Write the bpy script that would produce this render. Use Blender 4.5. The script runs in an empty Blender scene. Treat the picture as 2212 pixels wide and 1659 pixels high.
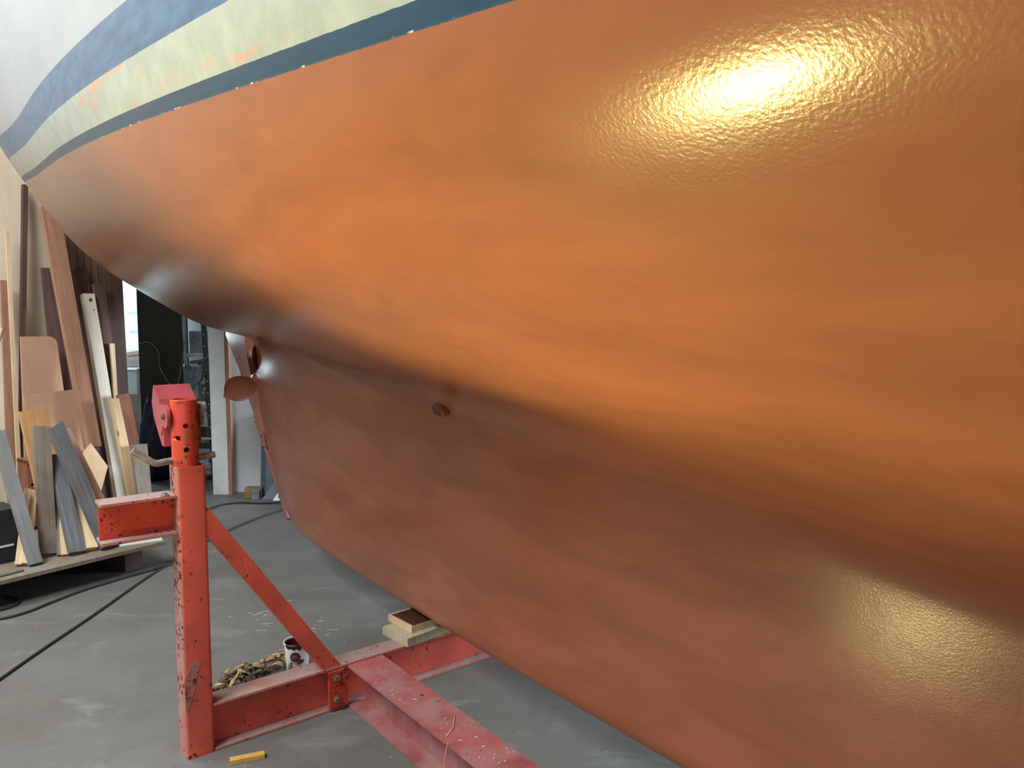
import bpy, bmesh, math, random
import numpy as np
from mathutils import Vector, Matrix
random.seed(7)
SC = bpy.context.scene
COL = SC.collection
R = math.radians

# ---------------------------------------------------------------- camera
cam = bpy.data.cameras.new('camera')
cam.sensor_width = 36.0
cam.lens = 36.0 * 1640.0 / 2212.0
cam.clip_start = 0.02
cam_o = bpy.data.objects.new('camera', cam)
cam_o.location = (0, 0, 1.4)
cam_o.rotation_euler = (R(90 - 4.8), 0, 0)
COL.objects.link(cam_o)
SC.camera = cam_o

# ---------------------------------------------------------------- exposure, world
SC.view_settings.view_transform = 'Standard'
SC.view_settings.look = 'None'
SC.view_settings.exposure = 0.0
SC.view_settings.gamma = 1.0
SC.view_settings.use_curve_mapping = False
world = bpy.data.worlds.new('world')
SC.world = world
world.use_nodes = True
bg = world.node_tree.nodes['Background']
bg.inputs[0].default_value = (0.62, 0.78, 1.0, 1)
bg.inputs[1].default_value = .4

# directions of the hall: D runs along the left wall, N points from it into the hall
D = Vector((.597, .802, 0)).normalized()
N = Vector((D.y, -D.x, 0))
Q = Vector((-2.88, 5.6, 0))          # far end of the left wall
# boat axes: U aft, V across (away from the camera)
U = Vector((-.619, .786, 0)).normalized()
V = Vector((U.y, -U.x, 0))
def B(u, v, z): return U * u + V * v + Vector((0, 0, z))
UP = Vector((0, 0, 1))

# ---------------------------------------------------------------- area lights
def area(name, loc, direction, sx, sy, power, color, spread=180):
    l = bpy.data.lights.new(name, 'AREA')
    l.shape = 'RECTANGLE'; l.size = sx; l.size_y = sy
    l.energy = power; l.color = color; l.spread = R(spread)
    o = bpy.data.objects.new(name, l)
    o.location = loc
    o.rotation_euler = Vector(direction).to_track_quat('-Z', 'Y').to_euler()
    COL.objects.link(o)
    return o
# unseen fill light added behind the camera for the front faces
area('daylight_hall_door', (-1.0, -4.95, 1.8), (0, 1, 0), 4.8, 3.4, 12, (.85, .92, 1.0))
# daylight through the roof light over the aisle left of the boat
SKY = Vector((-3.0, -.2, 4.66))
o = area('daylight_roof_light', SKY, UP * -1, 2.4, 2.0, 480, (.90, .95, 1.0))
o.rotation_euler = (0, 0, math.atan2(D.y, D.x))
# fill light added above the timber, in a second roof opening
ROOF_FILL = Q - D * 2.4 + N * 1.3 + UP * 4.66
o = area('daylight_small_roof_light', ROOF_FILL, UP * -1, 2.0, 1.2, 150, (.94, .97, 1.0))
o.rotation_euler = (0, 0, math.atan2(D.y, D.x))
# daylight through the window in the right wall, beyond the boat
area('daylight_right_window', (6.35, 5.65, 2.0), (-1, -.15, -.15), 2.2, 2.0, 800, (.78, .89, 1.0))
# fill light added at the storeroom's left side to brighten the cartons
area('daylight_storeroom', (-5.27, 7.9, 1.7), (1, .25, 0), .9, 1.1, 75, (.72, .9, 1.0))
# halogen work lamp standing on the floor
LAMP = Vector((-.86, 1.03, .25))
LDIR = Vector((.32, -.01, .93)).normalized()
hl = bpy.data.lights.new('halogen_bulb_light', 'SPOT')
hl.energy = 117; hl.color = (1.0, .82, .26); hl.spot_size = R(106); hl.spot_blend = .62; hl.shadow_soft_size = .040
hl_o = bpy.data.objects.new('halogen_bulb_light', hl)
hl_o.location = LAMP + LDIR * .07
hl_o.rotation_euler = LDIR.to_track_quat('-Z', 'Y').to_euler()
COL.objects.link(hl_o)

# ---------------------------------------------------------------- materials
def lin(c):
    return tuple(((x / 255.) / 12.92 if x / 255. <= .04045 else ((x / 255. + .055) / 1.055) ** 2.4) for x in c) + (1.0,)
class NT:
    def __init__(self, name):
        self.m = bpy.data.materials.new(name); self.m.use_nodes = True
        self.t = self.m.node_tree; self.n = self.t.nodes; self.l = self.t.links
        self.b = self.n['Principled BSDF']
        self.tc = self.n.new('ShaderNodeTexCoord')
    def node(self, typ, **kw):
        n = self.n.new('ShaderNode' + typ)
        for k, v in kw.items():
            if k.startswith('i_'): n.inputs[int(k[2:])].default_value = v
            else: setattr(n, k, v)
        return n
    def link(self, a, b): self.l.new(a, b)
    def coords(self, scale=(1, 1, 1), rand=False, out='Object'):
        mp = self.node('Mapping'); mp.inputs['Scale'].default_value = scale
        src = self.tc.outputs[out]
        if rand:
            oi = self.node('ObjectInfo'); mu = self.node('Math', operation='MULTIPLY', i_1=37.0)
            self.link(oi.outputs['Random'], mu.inputs[0])
            ad = self.node('VectorMath', operation='ADD')
            self.link(src, ad.inputs[0]); self.link(mu.outputs[0], ad.inputs[1]); src = ad.outputs[0]
        self.link(src, mp.inputs['Vector'])
        return mp.outputs[0]
    def noise(self, vec, scale, detail=3, rough=.55, dist=0):
        n = self.node('TexNoise'); n.inputs['Scale'].default_value = scale
        n.inputs['Detail'].default_value = detail; n.inputs['Roughness'].default_value = rough
        n.inputs['Distortion'].default_value = dist
        self.link(vec, n.inputs['Vector']); return n.outputs['Fac']
    def ramp(self, fac, stops, interp='LINEAR'):
        r = self.node('ValToRGB'); r.color_ramp.interpolation = interp
        e = r.color_ramp.elements
        while len(e) < len(stops): e.new(0.5)
        for x, (p, c) in zip(e, stops): x.position = p; x.color = c if len(c) == 4 else lin(c)
        self.link(fac, r.inputs[0]); return r.outputs[0]
    def mask(self, fac, lo, hi):
        r = self.node('MapRange'); r.inputs['From Min'].default_value = lo; r.inputs['From Max'].default_value = hi
        self.link(fac, r.inputs['Value']); return r.outputs[0]
    def mix(self, fac, a, b):
        m = self.node('Mix', data_type='RGBA')
        if isinstance(fac, float): m.inputs[0].default_value = fac
        else: self.link(fac, m.inputs[0])
        for s, x in ((m.inputs[6], a), (m.inputs[7], b)):
            if isinstance(x, tuple): s.default_value = x if len(x) == 4 else lin(x)
            else: self.link(x, s)
        return m.outputs[2]
    def mul(self, a, b):
        m = self.node('Math', operation='MULTIPLY')
        for s, x in ((m.inputs[0], a), (m.inputs[1], b)):
            if isinstance(x, (int, float)): s.default_value = x
            else: self.link(x, s)
        return m.outputs[0]
    def color(self, c):
        if isinstance(c, tuple): self.b.inputs['Base Color'].default_value = c if len(c) == 4 else lin(c)
        else: self.link(c, self.b.inputs['Base Color'])
    def rough(self, r):
        if isinstance(r, (int, float)): self.b.inputs['Roughness'].default_value = r
        else: self.link(r, self.b.inputs['Roughness'])
    def bump(self, h, strength=.3, dist=.002):
        b = self.node('Bump'); b.inputs['Strength'].default_value = strength; b.inputs['Distance'].default_value = dist
        self.link(h, b.inputs['Height']); self.link(b.outputs[0], self.b.inputs['Normal'])

def plain(name, c, rough=.5, metal=0.0, var=.12, scale=9.0, bump=.15):
    t = NT(name); v = t.coords(rand=True)
    f = t.noise(v, scale, 4)
    lo = tuple(x * (1 - var) for x in c); hi = tuple(min(255, x * (1 + var)) for x in c)
    t.color(t.ramp(f, [(.3, lo), (.7, hi)])); t.rough(rough)
    t.b.inputs['Metallic'].default_value = metal
    if bump: t.bump(t.noise(v, scale * 9, 3), bump, .002)
    return t.m

def wood(name, light, dark, rough=.75, knots=False, wear=None):
    t = NT(name)
    v = t.coords((26, 26, 1.3), rand=True)
    f = t.noise(v, 2.2, 5, .6, .6)
    c = t.ramp(f, [(.28, dark), (.72, light)])
    v2 = t.coords((1, 1, 1), rand=True)
    big = t.noise(v2, 3.0, 3)
    c = t.mix(t.mul(t.mask(big, .45, .75), .45), c, tuple(x * .72 for x in dark))
    if knots:
        vo = t.node('TexVoronoi'); vo.inputs['Scale'].default_value = 5.5
        mp = t.coords((1.6, 1.6, .8), rand=True); t.link(mp, vo.inputs['Vector'])
        c = t.mix(t.mask(vo.outputs['Distance'], .13, .04), c, (96, 62, 40))
    if wear:
        c = t.mix(t.mask(t.noise(v2, 6.5, 5), .5, .66), c, wear)
    t.color(c); t.rough(rough); t.bump(f, .25, .002)
    return t.m

def chipped(name, c, blotch=None, rust=.62, rough=.45, blotchlo=.35):
    """painted steel with chips of rust and, on upward faces, a layer of grey workshop dust"""
    t = NT(name); v = t.coords()
    f = t.noise(v, 7, 4)
    col = t.ramp(f, [(.3, tuple(x * .88 for x in c)), (.7, tuple(min(255, x * 1.08) for x in c))])
    if blotch:
        col = t.mix(t.mask(t.noise(v, 11, 5), blotchlo, blotchlo + .25), col, blotch)
    ch = t.noise(v, 60, 4, .6)
    big = t.noise(v, 9, 2)
    chips = t.mul(t.mask(ch, rust, rust + .03), t.mask(big, .45, .55))
    col = t.mix(chips, col, (58, 34, 26))
    t.color(col); t.rough(rough); t.bump(t.noise(v, 120, 2), .12, .001)
    return t.m

M = {}
M['red'] = chipped('worn red paint', (212, 92, 74))
M['redtube'] = chipped('worn orange red paint', (204, 72, 44), blotch=(214, 66, 78), rust=.57, blotchlo=.5)
M['pink'] = chipped('faded pink red paint', (164, 68, 76), rust=.6)
M['dusty'] = chipped('red paint under grey dust', (176, 96, 84), blotch=(150, 128, 122), rough=.8, blotchlo=.2)  # greyer red for flange tops and edges, blotched at random
M['dustyred'] = chipped('dusty maroon paint', (150, 78, 76), blotch=(150, 106, 104), rust=.64, rough=.7, blotchlo=.4)
M['postside'] = chipped('scraped pinkish paint', (188, 106, 92), blotch=(166, 124, 114), rust=.53, rough=.7)
M['rust'] = plain('rusty steel', (122, 86, 66), .75, .2, .3, 30)
M['steel'] = plain('dull grey steel', (150, 136, 128), .5, .5, .25, 25)
M['zinc'] = plain('scraped bare steel', (190, 186, 184), .4, .6, .15, 25)
M['dark'] = plain('dark void', (16, 14, 13), .9, 0, .1, 9, 0)

# boat paints
WL0, TILT = 1.633, .10
def hull_paint():
    t = NT('boat paint: antifouling, boot stripes and cream topsides')
    ob = t.coords()
    dot = t.node('VectorMath', operation='DOT_PRODUCT'); dot.inputs[1].default_value = (-TILT, 0, 1)
    t.link(ob, dot.inputs[0])
    wob = t.mul(t.noise(t.coords(), 60, 2), .0016)
    ad = t.node('Math', operation='ADD'); t.link(dot.outputs['Value'], ad.inputs[0]); t.link(wob, ad.inputs[1])
    mr = t.node('MapRange'); mr.inputs['From Min'].default_value = WL0 - .05; mr.inputs['From Max'].default_value = WL0 + .35
    t.link(ad.outputs[0], mr.inputs['Value'])
    P = lambda z: (z + .05) / .40
    # antifouling with rolled streaks
    st = t.noise(t.coords((1.2, 1, 5)), 1.6, 4, .6, .4)
    anti = t.ramp(st, [(.3, (130, 80, 57)), (.7, (152, 95, 70))])
    # topsides colours
    fl = t.noise(t.coords((1.5, 1, 9)), 7, 5)
    blue = t.ramp(fl, [(.35, (42, 82, 122)), (.7, (66, 110, 148))])
    navy = t.ramp(fl, [(.3, (14, 54, 86)), (.7, (24, 66, 98))])
    pale0 = t.ramp(t.noise(t.coords(), 14, 6, .7), [(.35, (142, 153, 149)), (.65, (164, 173, 166))])
    sm = t.noise(t.coords((1.3, 1, 9)), 4.2, 3)
    pale = t.mix(t.mul(t.mask(sm, .60, .66), .8), pale0, (190, 140, 126))
    sm2 = t.noise(t.coords((1.1, 1, 6)), 3.1, 2)
    pale = t.mix(t.mul(t.mask(sm2, .63, .68), .6), pale, (160, 165, 158))
    cream = t.ramp(t.noise(t.coords((1, 1, 3)), 3, 3), [(.3, (146, 157, 166)), (.7, (156, 166, 172))])
    def gt(z):
        g = t.node('Math', operation='GREATER_THAN'); g.inputs[1].default_value = P(z)
        t.link(mr.outputs[0], g.inputs[0]); return g.outputs[0]
    # ragged white edge where the tape was pulled
    edge = t.mul(t.mask(t.noise(t.coords(), 34, 3), .60, .66), .9)
    c = t.mix(gt(-.0015), anti, t.mix(edge, (34, 70, 100), (205, 190, 180)))
    c = t.mix(gt(.0004), c, navy)
    c = t.mix(gt(.024), c, pale)
    c = t.mix(gt(.106), c, blue)
    c = t.mix(gt(.197), c, cream)
    t.color(c)
    top = gt(.0)
    r = t.node('Mix', data_type='FLOAT'); r.inputs[2].default_value = .23; r.inputs[3].default_value = .38
    t.link(top, r.inputs[0]); t.rough(r.outputs[0])
    h1 = t.noise(t.coords(), 230, 2, .5)
    h2 = t.noise(t.coords(), 9, 2, .5)
    h = t.node('Math', operation='ADD'); t.link(h1, h.inputs[0]); t.link(t.mul(h2, 1.6), h.inputs[1])
    b = t.node('Bump'); b.inputs['Distance'].default_value = .0008
    t.link(h.outputs[0], b.inputs['Height'])
    inv = t.node('MapRange'); inv.inputs['To Min'].default_value = .32; inv.inputs['To Max'].default_value = .05
    t.link(top, inv.inputs['Value']); t.link(inv.outputs[0], b.inputs['Strength'])
    t.link(b.outputs[0], t.b.inputs['Normal'])
    t.b.inputs['Specular IOR Level'].default_value = .5
    return t.m
M['hull'] = hull_paint()
def antifoul(name, c, rough):
    t = NT(name); v = t.coords()
    t.color(t.ramp(t.noise(v, 6, 3), [(.3, tuple(x * .95 for x in c)), (.7, tuple(x * 1.05 for x in c))]))
    t.rough(rough); t.bump(t.noise(v, 150, 2), .2, .001); return t.m
M['anti'] = antifoul('reddish brown antifouling', (142, 86, 70), .25)
M['antigloss'] = antifoul('wet reddish brown antifouling', (138, 84, 70), .12)

# concrete floor
def concrete():
    t = NT('worn grey concrete'); v = t.coords()
    a = t.noise(v, 1.1, 6, .6); b = t.noise(v, 6, 6, .65)
    c = t.ramp(a, [(.3, (84, 81, 75)), (.5, (96, 95, 89)), (.72, (108, 108, 103))])
    c = t.mix(t.mul(t.mask(b, .5, .72), .35), c, (82, 79, 74))
    pale = t.noise(t.coords((1, 2.2, 1)), 2.3, 6, .7, .5)
    c = t.mix(t.mul(t.mask(pale, .56, .7), .5), c, (130, 133, 133))
    sp = t.noise(v, 24, 3, .5); c = t.mix(t.mul(t.mask(sp, .70, .74), .75), c, (74, 70, 64))
    sp2 = t.noise(v, 55, 2, .5); c = t.mix(t.mul(t.mask(sp2, .74, .77), .7), c, (60, 56, 52))
    sp3 = t.noise(v, 40, 2, .5); c = t.mix(t.mul(t.mask(sp3, .75, .78), .7), c, (214, 214, 208))
    t.color(c); t.rough(t.ramp(b, [(.3, (.55,) * 3 + (1,)), (.7, (.75,) * 3 + (1,))]))
    t.bump(t.noise(v, 40, 5), .12, .003)
    return t.m
M['concrete'] = concrete()
M['plaster'] = plain('pale grey painted wall', (186, 190, 190), .85, 0, .05, 3, .1)
M['whiteboard'] = plain('scuffed white painted board', (206, 210, 208), .6, 0, .05, 6, .1)
M['ceiling'] = plain('pale ceiling', (200, 198, 192), .9, 0, .05, 2, .05)
M['plywood'] = wood('pale birch plywood', (214, 196, 172), (194, 172, 146))
def ply_wall():
    t = NT('plywood wall lining'); v = t.coords((1, 1, 1))
    g = t.noise(t.coords((3.5, 3.5, .6)), 2.4, 5, .6, 1.2)
    c = t.ramp(g, [(.3, (206, 184, 156)), (.7, (226, 208, 182))])
    c = t.mix(t.mul(t.mask(t.noise(v, 1.7, 3), .5, .7), .3), c, (206, 200, 186))
    t.color(c); t.rough(.75); return t.m
M['plywall'] = ply_wall()
M['pine'] = wood('knotty pine', (222, 196, 156), (196, 160, 116), knots=True)
M['pineclean'] = wood('pale pine', (226, 202, 164), (204, 174, 134))
M['cream'] = wood('cream painted timber', (226, 218, 200), (206, 196, 176), rough=.6, wear=(214, 202, 178))
M['grey'] = wood('weathered grey timber', (146, 148, 148), (104, 106, 106), wear=(128, 124, 116))
M['greydark'] = wood('dark weathered timber', (118, 120, 120), (74, 76, 78), wear=(96, 92, 88))
M['greybrown'] = wood('grey brown timber', (142, 128, 110), (104, 92, 78), wear=(126, 118, 108))
M['tan'] = wood('tan softwood', (206, 160, 108), (182, 134, 84))
M['brown'] = wood('mid brown timber', (172, 128, 100), (140, 100, 76))
M['pinkwood'] = wood('pinkish cedar', (186, 140, 116), (160, 114, 92))
M['mahog'] = wood('dark mahogany', (112, 82, 74), (78, 54, 48))
M['darkwood'] = wood('dark brown timber', (98, 70, 54), (64, 44, 34))
M['panelling'] = wood('brown panelling', (140, 108, 90), (110, 82, 68))
M['redwood'] = wood('reddish brown board', (138, 84, 60), (106, 62, 44))
M['mdf'] = plain('mdf board', (204, 174, 138), .8, 0, .05, 20, .1)
M['plytan'] = wood('tan plywood', (194, 154, 124), (184, 143, 113))
M['blackrubber'] = plain('black rubber', (34, 34, 36), .6, 0, .15, 30, .1)
M['blackplastic'] = plain('black plastic', (40, 40, 42), .5, 0, .15, 12, .1)
M['bluebag'] = plain('dark blue plastic film', (22, 30, 58), .3, 0, .3, 14, .6)
M['white'] = plain('white plastic', (214, 216, 216), .4, 0, .04, 8, .05)
M['greypl'] = plain('grey plastic sheet', (104, 112, 124), .35, 0, .25, 14, .5)
M['darkpanel'] = plain('dark grey brown board', (66, 62, 54), .8, 0, .1, 4, .1)
M['slate'] = plain('slate blue sheet', (66, 82, 96), .6, 0, .1, 5, .05)
M['slate2'] = plain('grey blue sheet', (88, 106, 118), .55, 0, .1, 5, .05)
M['alu'] = plain('dull aluminium', (150, 156, 160), .45, .6, .12, 12, .05)
M['cardboard'] = plain('brown cardboard', (150, 116, 82), .85, 0, .1, 9, .1)
M['paintin'] = antifoul('thick brown antifouling paint', (66, 34, 30), .3)
M['labelbrown'] = plain('dark brown print', (74, 44, 40), .5, 0, .15, 60, 0)
M['labelbrown2'] = plain('almond brown print', (88, 56, 38), .5, 0, .25, 80, 0)
M['labelpale'] = plain('pale print', (170, 140, 130), .5, 0, .1, 60, 0)
M['tape'] = plain('dirty masking tape', (150, 130, 84), .8, 0, .3, 40, .2)
M['tapedark'] = plain('paint stained masking tape', (72, 54, 40), .7, 0, .35, 40, .2)
M['yellowwood'] = wood('yellow stained softwood', (206, 168, 84), (184, 144, 66))
M['mossy'] = wood('mossy grey softwood', (186, 180, 156), (158, 148, 112), wear=(168, 146, 84))
M['wetpaint'] = antifoul('wet brown paint on block', (70, 44, 38), .08)
M['fibre'] = plain('pale straw fibre', (222, 214, 196), .6, 0, .08, 30, 0)
M['yellowpl'] = plain('amber plastic', (176, 130, 60), .5, 0, .1, 20, .05)
M['green'] = plain('dull green plastic', (64, 92, 78), .4, 0, .2, 12, .05)
M['paper'] = plain('white paper', (214, 224, 232), .7, 0, .04, 8, 0)
M['lilac'] = plain('lilac print', (186, 172, 204), .7, 0, .05, 8, 0)
M['bluish'] = plain('pale blue print', (150, 190, 214), .7, 0, .05, 8, 0)
M['purple'] = plain('purple plastic', (66, 44, 130), .4, 0, .1, 8, 0)
M['bluepl'] = plain('blue plastic', (54, 92, 160), .4, 0, .15, 8, .05)
def glassy(name, c, alpha):
    t = NT(name); t.color(c); t.rough(.15); t.b.inputs['Transmission Weight'].default_value = alpha
    t.b.inputs['IOR'].default_value = 1.2; return t.m
M['clearbox'] = glassy('frosted clear plastic', (206, 208, 204), .5)
def sky_pane():
    t = NT('bright daylight pane'); t.color((200, 230, 240))
    g = t.noise(t.coords((2.5, 1, .5)), 2.0, 2)
    t.link(t.ramp(g, [(.35, (150, 215, 235)), (.6, (225, 248, 252))]), t.b.inputs['Emission Color'])
    t.b.inputs['Emission Strength'].default_value = 1.5
    return t.m
M['sky'] = sky_pane()
def lamp_glass():
    t = NT('lit lamp glass'); t.color((255, 240, 200)); t.b.inputs['Emission Color'].default_value = (1, .86, .36, 1)
    t.b.inputs['Emission Strength'].default_value = 200; return t.m
M['lampglass'] = lamp_glass()

# ---------------------------------------------------------------- mesh helpers
ORG = {}
def obj(name, bm, mats, parent=None, origin=(0, 0, 0), matrix=None, smooth=False):
    """link a bmesh as one mesh object; its vertices are given in world space unless matrix is set"""
    me = bpy.data.meshes.new(name)
    o = bpy.data.objects.new(name, me); COL.objects.link(o)
    if matrix is None:
        org = Vector(origin)
        if parent is not None: org = ORG[parent.name].copy()
        ORG[o.name] = org
        bmesh.ops.translate(bm, verts=bm.verts, vec=-org)
        if parent is None: o.location = org
    else:
        o.matrix_world = matrix
    bmesh.ops.recalc_face_normals(bm, faces=bm.faces)
    for f in bm.faces: f.smooth = bool(smooth)
    bm.to_mesh(me); bm.free()
    for m in (mats if isinstance(mats, (list, tuple)) else [mats]): me.materials.append(M[m] if isinstance(m, str) else m)
    if smooth and smooth is not True: me.set_sharp_from_angle(angle=R(smooth))
    if parent is not None:
        if matrix is None: o.parent = parent
        else:
            o.parent = parent; o.matrix_parent_inverse = Matrix.Translation(-ORG[parent.name])
    return o
def tag(o, label, cat, group=None, kind=None):
    if label: o['label'] = label
    if cat: o['category'] = cat
    if group: o['group'] = group
    if kind: o['kind'] = kind
    return o
def empty(name, loc, label, cat, group=None):
    o = bpy.data.objects.new(name, None); o.empty_display_size = .05
    COL.objects.link(o); o.location = loc; ORG[o.name] = Vector(loc)
    return tag(o, label, cat, group)
def structure(name, bm, mats, label=None, **k):
    o = obj(name, bm, mats, **k); o['kind'] = 'structure'
    if label: o['label'] = label
    return o
def hexa(bm, p, mi=0):
    """8 corners: bottom ring of 4, top ring of 4"""
    v = [bm.verts.new(Vector(q)) for q in p]
    fs = []
    for f in ((3, 2, 1, 0), (4, 5, 6, 7), (0, 1, 5, 4), (1, 2, 6, 5), (2, 3, 7, 6), (3, 0, 4, 7)):
        fc = bm.faces.new([v[i] for i in f]); fc.material_index = mi; fs.append(fc)
    return fs
def box(bm, c, ax, ay, az, sx, sy, sz, mi=0):
    """box centred at c with unit axes and full sizes"""
    c = Vector(c); a, b, d = Vector(ax) * sx / 2, Vector(ay) * sy / 2, Vector(az) * sz / 2
    return hexa(bm, [c - a - b - d, c + a - b - d, c + a + b - d, c - a + b - d, c - a - b + d, c + a - b + d, c + a + b + d, c - a + b + d], mi)
X, Y, Z = Vector((1, 0, 0)), Vector((0, 1, 0)), Vector((0, 0, 1))
def prism(bm, poly, off, mi=0):
    """polygon (world points) extruded by off"""
    off = Vector(off)
    a = [bm.verts.new(Vector(p)) for p in poly]; b = [bm.verts.new(Vector(p) + off) for p in poly]
    n = len(poly); fs = [bm.faces.new(a[::-1]), bm.faces.new(b)]
    for i in range(n): fs.append(bm.faces.new((a[i], a[(i + 1) % n], b[(i + 1) % n], b[i])))
    for f in fs: f.material_index = mi
    return fs
def bevel(bm, w=.002, seg=2, angle=40):
    es = [e for e in bm.edges if e.is_manifold and e.calc_face_angle(0) > R(angle)]
    bmesh.ops.bevel(bm, geom=es, offset=w, segments=seg, affect='EDGES', clamp_overlap=True)
def smoothpath(pts, k=8):
    P = [Vector(p) for p in pts]; out = []
    for i in range(len(P) - 1):
        a, b, c, d = P[max(0, i - 1)], P[i], P[i + 1], P[min(len(P) - 1, i + 2)]
        for j in range(k):
            t = j / k
            out.append(.5 * ((2 * b) + (c - a) * t + (2 * a - 5 * b + 4 * c - d) * t * t + (3 * b - a - 3 * c + d) * t ** 3))
    return out + [P[-1]]
def tube(bm, pts, r, seg=10, mi=0):
    pts = [Vector(p) for p in pts]; rings = []
    ref = None
    for i, p in enumerate(pts):
        d = (pts[min(i + 1, len(pts) - 1)] - pts[max(i - 1, 0)]).normalized()
        if ref is None:
            ref = d.cross(Z if abs(d.z) < .9 else X).normalized()
        ref = (ref - d * ref.dot(d)).normalized(); s = d.cross(ref)
        rr = r[i] if isinstance(r, (list, tuple)) else r
        rings.append([bm.verts.new(p + (ref * math.cos(2 * math.pi * k / seg) + s * math.sin(2 * math.pi * k / seg)) * rr) for k in range(seg)])
    for a, b in zip(rings[:-1], rings[1:]):
        for k in range(seg):
            f = bm.faces.new((a[k], a[(k + 1) % seg], b[(k + 1) % seg], b[k])); f.material_index = mi
    bm.faces.new(rings[0][::-1]).material_index = mi; bm.faces.new(rings[-1]).material_index = mi
def lathe(bm, prof, c, axis=Z, seg=32, mi=0, close=True):
    c = Vector(c); axis = Vector(axis).normalized(); a = axis.cross(X if abs(axis.x) < .9 else Y).normalized(); b = axis.cross(a)
    rings = []
    for r, h in prof:
        if r < 1e-6: rings.append([bm.verts.new(c + axis * h)])
        else: rings.append([bm.verts.new(c + axis * h + (a * math.cos(2 * math.pi * k / seg) + b * math.sin(2 * math.pi * k / seg)) * r) for k in range(seg)])
    for p, q in zip(rings[:-1], rings[1:]):
        for k in range(seg):
            i, j = k, (k + 1) % seg
            vs = [p[i % len(p)], p[j % len(p)], q[j % len(q)], q[i % len(q)]]
            u = []
            for x in vs:
                if x not in u: u.append(x)
            if len(u) > 2: bm.faces.new(u).material_index = mi
def disc(bm, c, axis, r, h, seg=24, mi=0):
    lathe(bm, [(0, 0), (r, 0), (r, h), (0, h)], c, axis, seg, mi)
def cut(o, bm_cut):
    """cut a solid out of a mesh object, then drop the cutter"""
    me = bpy.data.meshes.new('cutter'); bmesh.ops.recalc_face_normals(bm_cut, faces=bm_cut.faces); bm_cut.to_mesh(me); bm_cut.free()
    k = bpy.data.objects.new('cutter', me); COL.objects.link(k)
    md = o.modifiers.new('cut', 'BOOLEAN'); md.object = k; md.operation = 'DIFFERENCE'; md.solver = 'EXACT'
    dg = bpy.context.evaluated_depsgraph_get(); dg.update()
    new = bpy.data.meshes.new_from_object(o.evaluated_get(dg))
    o.modifiers.remove(md); old = o.data; o.data = new
    bpy.data.objects.remove(k); bpy.data.meshes.remove(me)
B_ = bmesh.new

# ================================================================ the hall
bm = B_(); box(bm, (-.5, 2.5, -.05), X, Y, Z, 17, 17, .1)
structure('floor', bm, 'concrete', 'worn grey concrete workshop floor')
# ceiling with a roof light and a second opening added for fill
def rect(c, sx, sy): return [Vector((c.x, c.y, 0)) + D * x * sx / 2 + N * y * sy / 2 for x, y in ((-1, -1), (1, -1), (1, 1), (-1, 1))]
bm = B_()
box(bm, (-.5, 2.5, 4.65), X, Y, Z, 17, 17, .1)
ceil = obj('ceiling', bm, 'ceiling'); ceil['kind'] = 'structure'; ceil['label'] = 'pale workshop ceiling with roof lights'
for c, sx, sy in ((SKY, 2.5, 2.1), (ROOF_FILL, 2.1, 1.3)):
    k = B_(); r4 = rect(c, sx, sy); hexa(k, [p + Z * 4.5 for p in r4] + [p + Z * 4.8 for p in r4]); cut(ceil, k)
def skyframe(name, c, sx, sy, n):
    bm = B_(); c0 = Vector((c.x, c.y, 4.65))
    for k in range(n + 1): box(bm, c0 + D * (sx * (k / n - .5)), D, N, Z, .05, sy, .12)
    for s in (-1, 1): box(bm, c0 + N * s * sy / 2, D, N, Z, sx, .05, .12)
    structure(name, bm, 'white', 'roof light frame')
skyframe('window_2', SKY, 2.46, 2.06, 2); skyframe('window_3', ROOF_FILL, 2.06, 1.26, 2)  # second frame surrounds the opening added for the timber fill light
def wall_piece(bm, a, b, z0, z1, th=.12, side=-1):
    """vertical slab from a to b, its face on the line ab, thickness to the given side"""
    a, b = Vector(a), Vector(b); d = (b - a).normalized(); n = Vector((d.y, -d.x, 0)) * -side * -1
    n = Vector((d.y, -d.x, 0)) * side
    hexa(bm, [a + Z * z0, b + Z * z0, b + n * th + Z * z0, a + n * th + Z * z0, a + Z * z1, b + Z * z1, b + n * th + Z * z1, a + n * th + Z * z1])
# left wall, lined with plywood
bm = B_()
wall_piece(bm, Q, Q - D * 9.2, 0, 4.6, side=1)
structure('wall_left', bm, 'plywall', 'plywood lined wall behind the leaning timber')
A0 = Vector((-2.42, 6.09, 0)); A1 = A0 + Vector((1, .12, 0)).normalized() * 9
bm = B_(); wall_piece(bm, A0, A1, 0, 4.6, side=-1)
structure('wall_back', bm, 'plaster', 'pale grey wall behind the keel')
bm = B_(); wall_piece(bm, (6.3, 7.1, 0), (6.3, 6.8, 0), 0, 4.6, side=-1); wall_piece(bm, (6.3, 4.5, 0), (6.3, -5, 0), 0, 4.6, side=-1)
wall_piece(bm, (6.3, 6.8, 0), (6.3, 4.5, 0), 0, .95, side=-1); wall_piece(bm, (6.3, 6.8, 0), (6.3, 4.5, 0), 3.05, 4.6, side=-1)
structure('wall_right', bm, 'plaster')
bm = B_(); wall_piece(bm, (6.3, -5, 0), (1.5, -5, 0), 0, 4.6, side=-1); wall_piece(bm, (-3.5, -5, 0), (-8.5, -5, 0), 0, 4.6, side=-1); wall_piece(bm, (1.5, -5, 0), (-3.5, -5, 0), 3.6, 4.6, side=-1)
structure('wall_front', bm, 'plaster')
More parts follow.
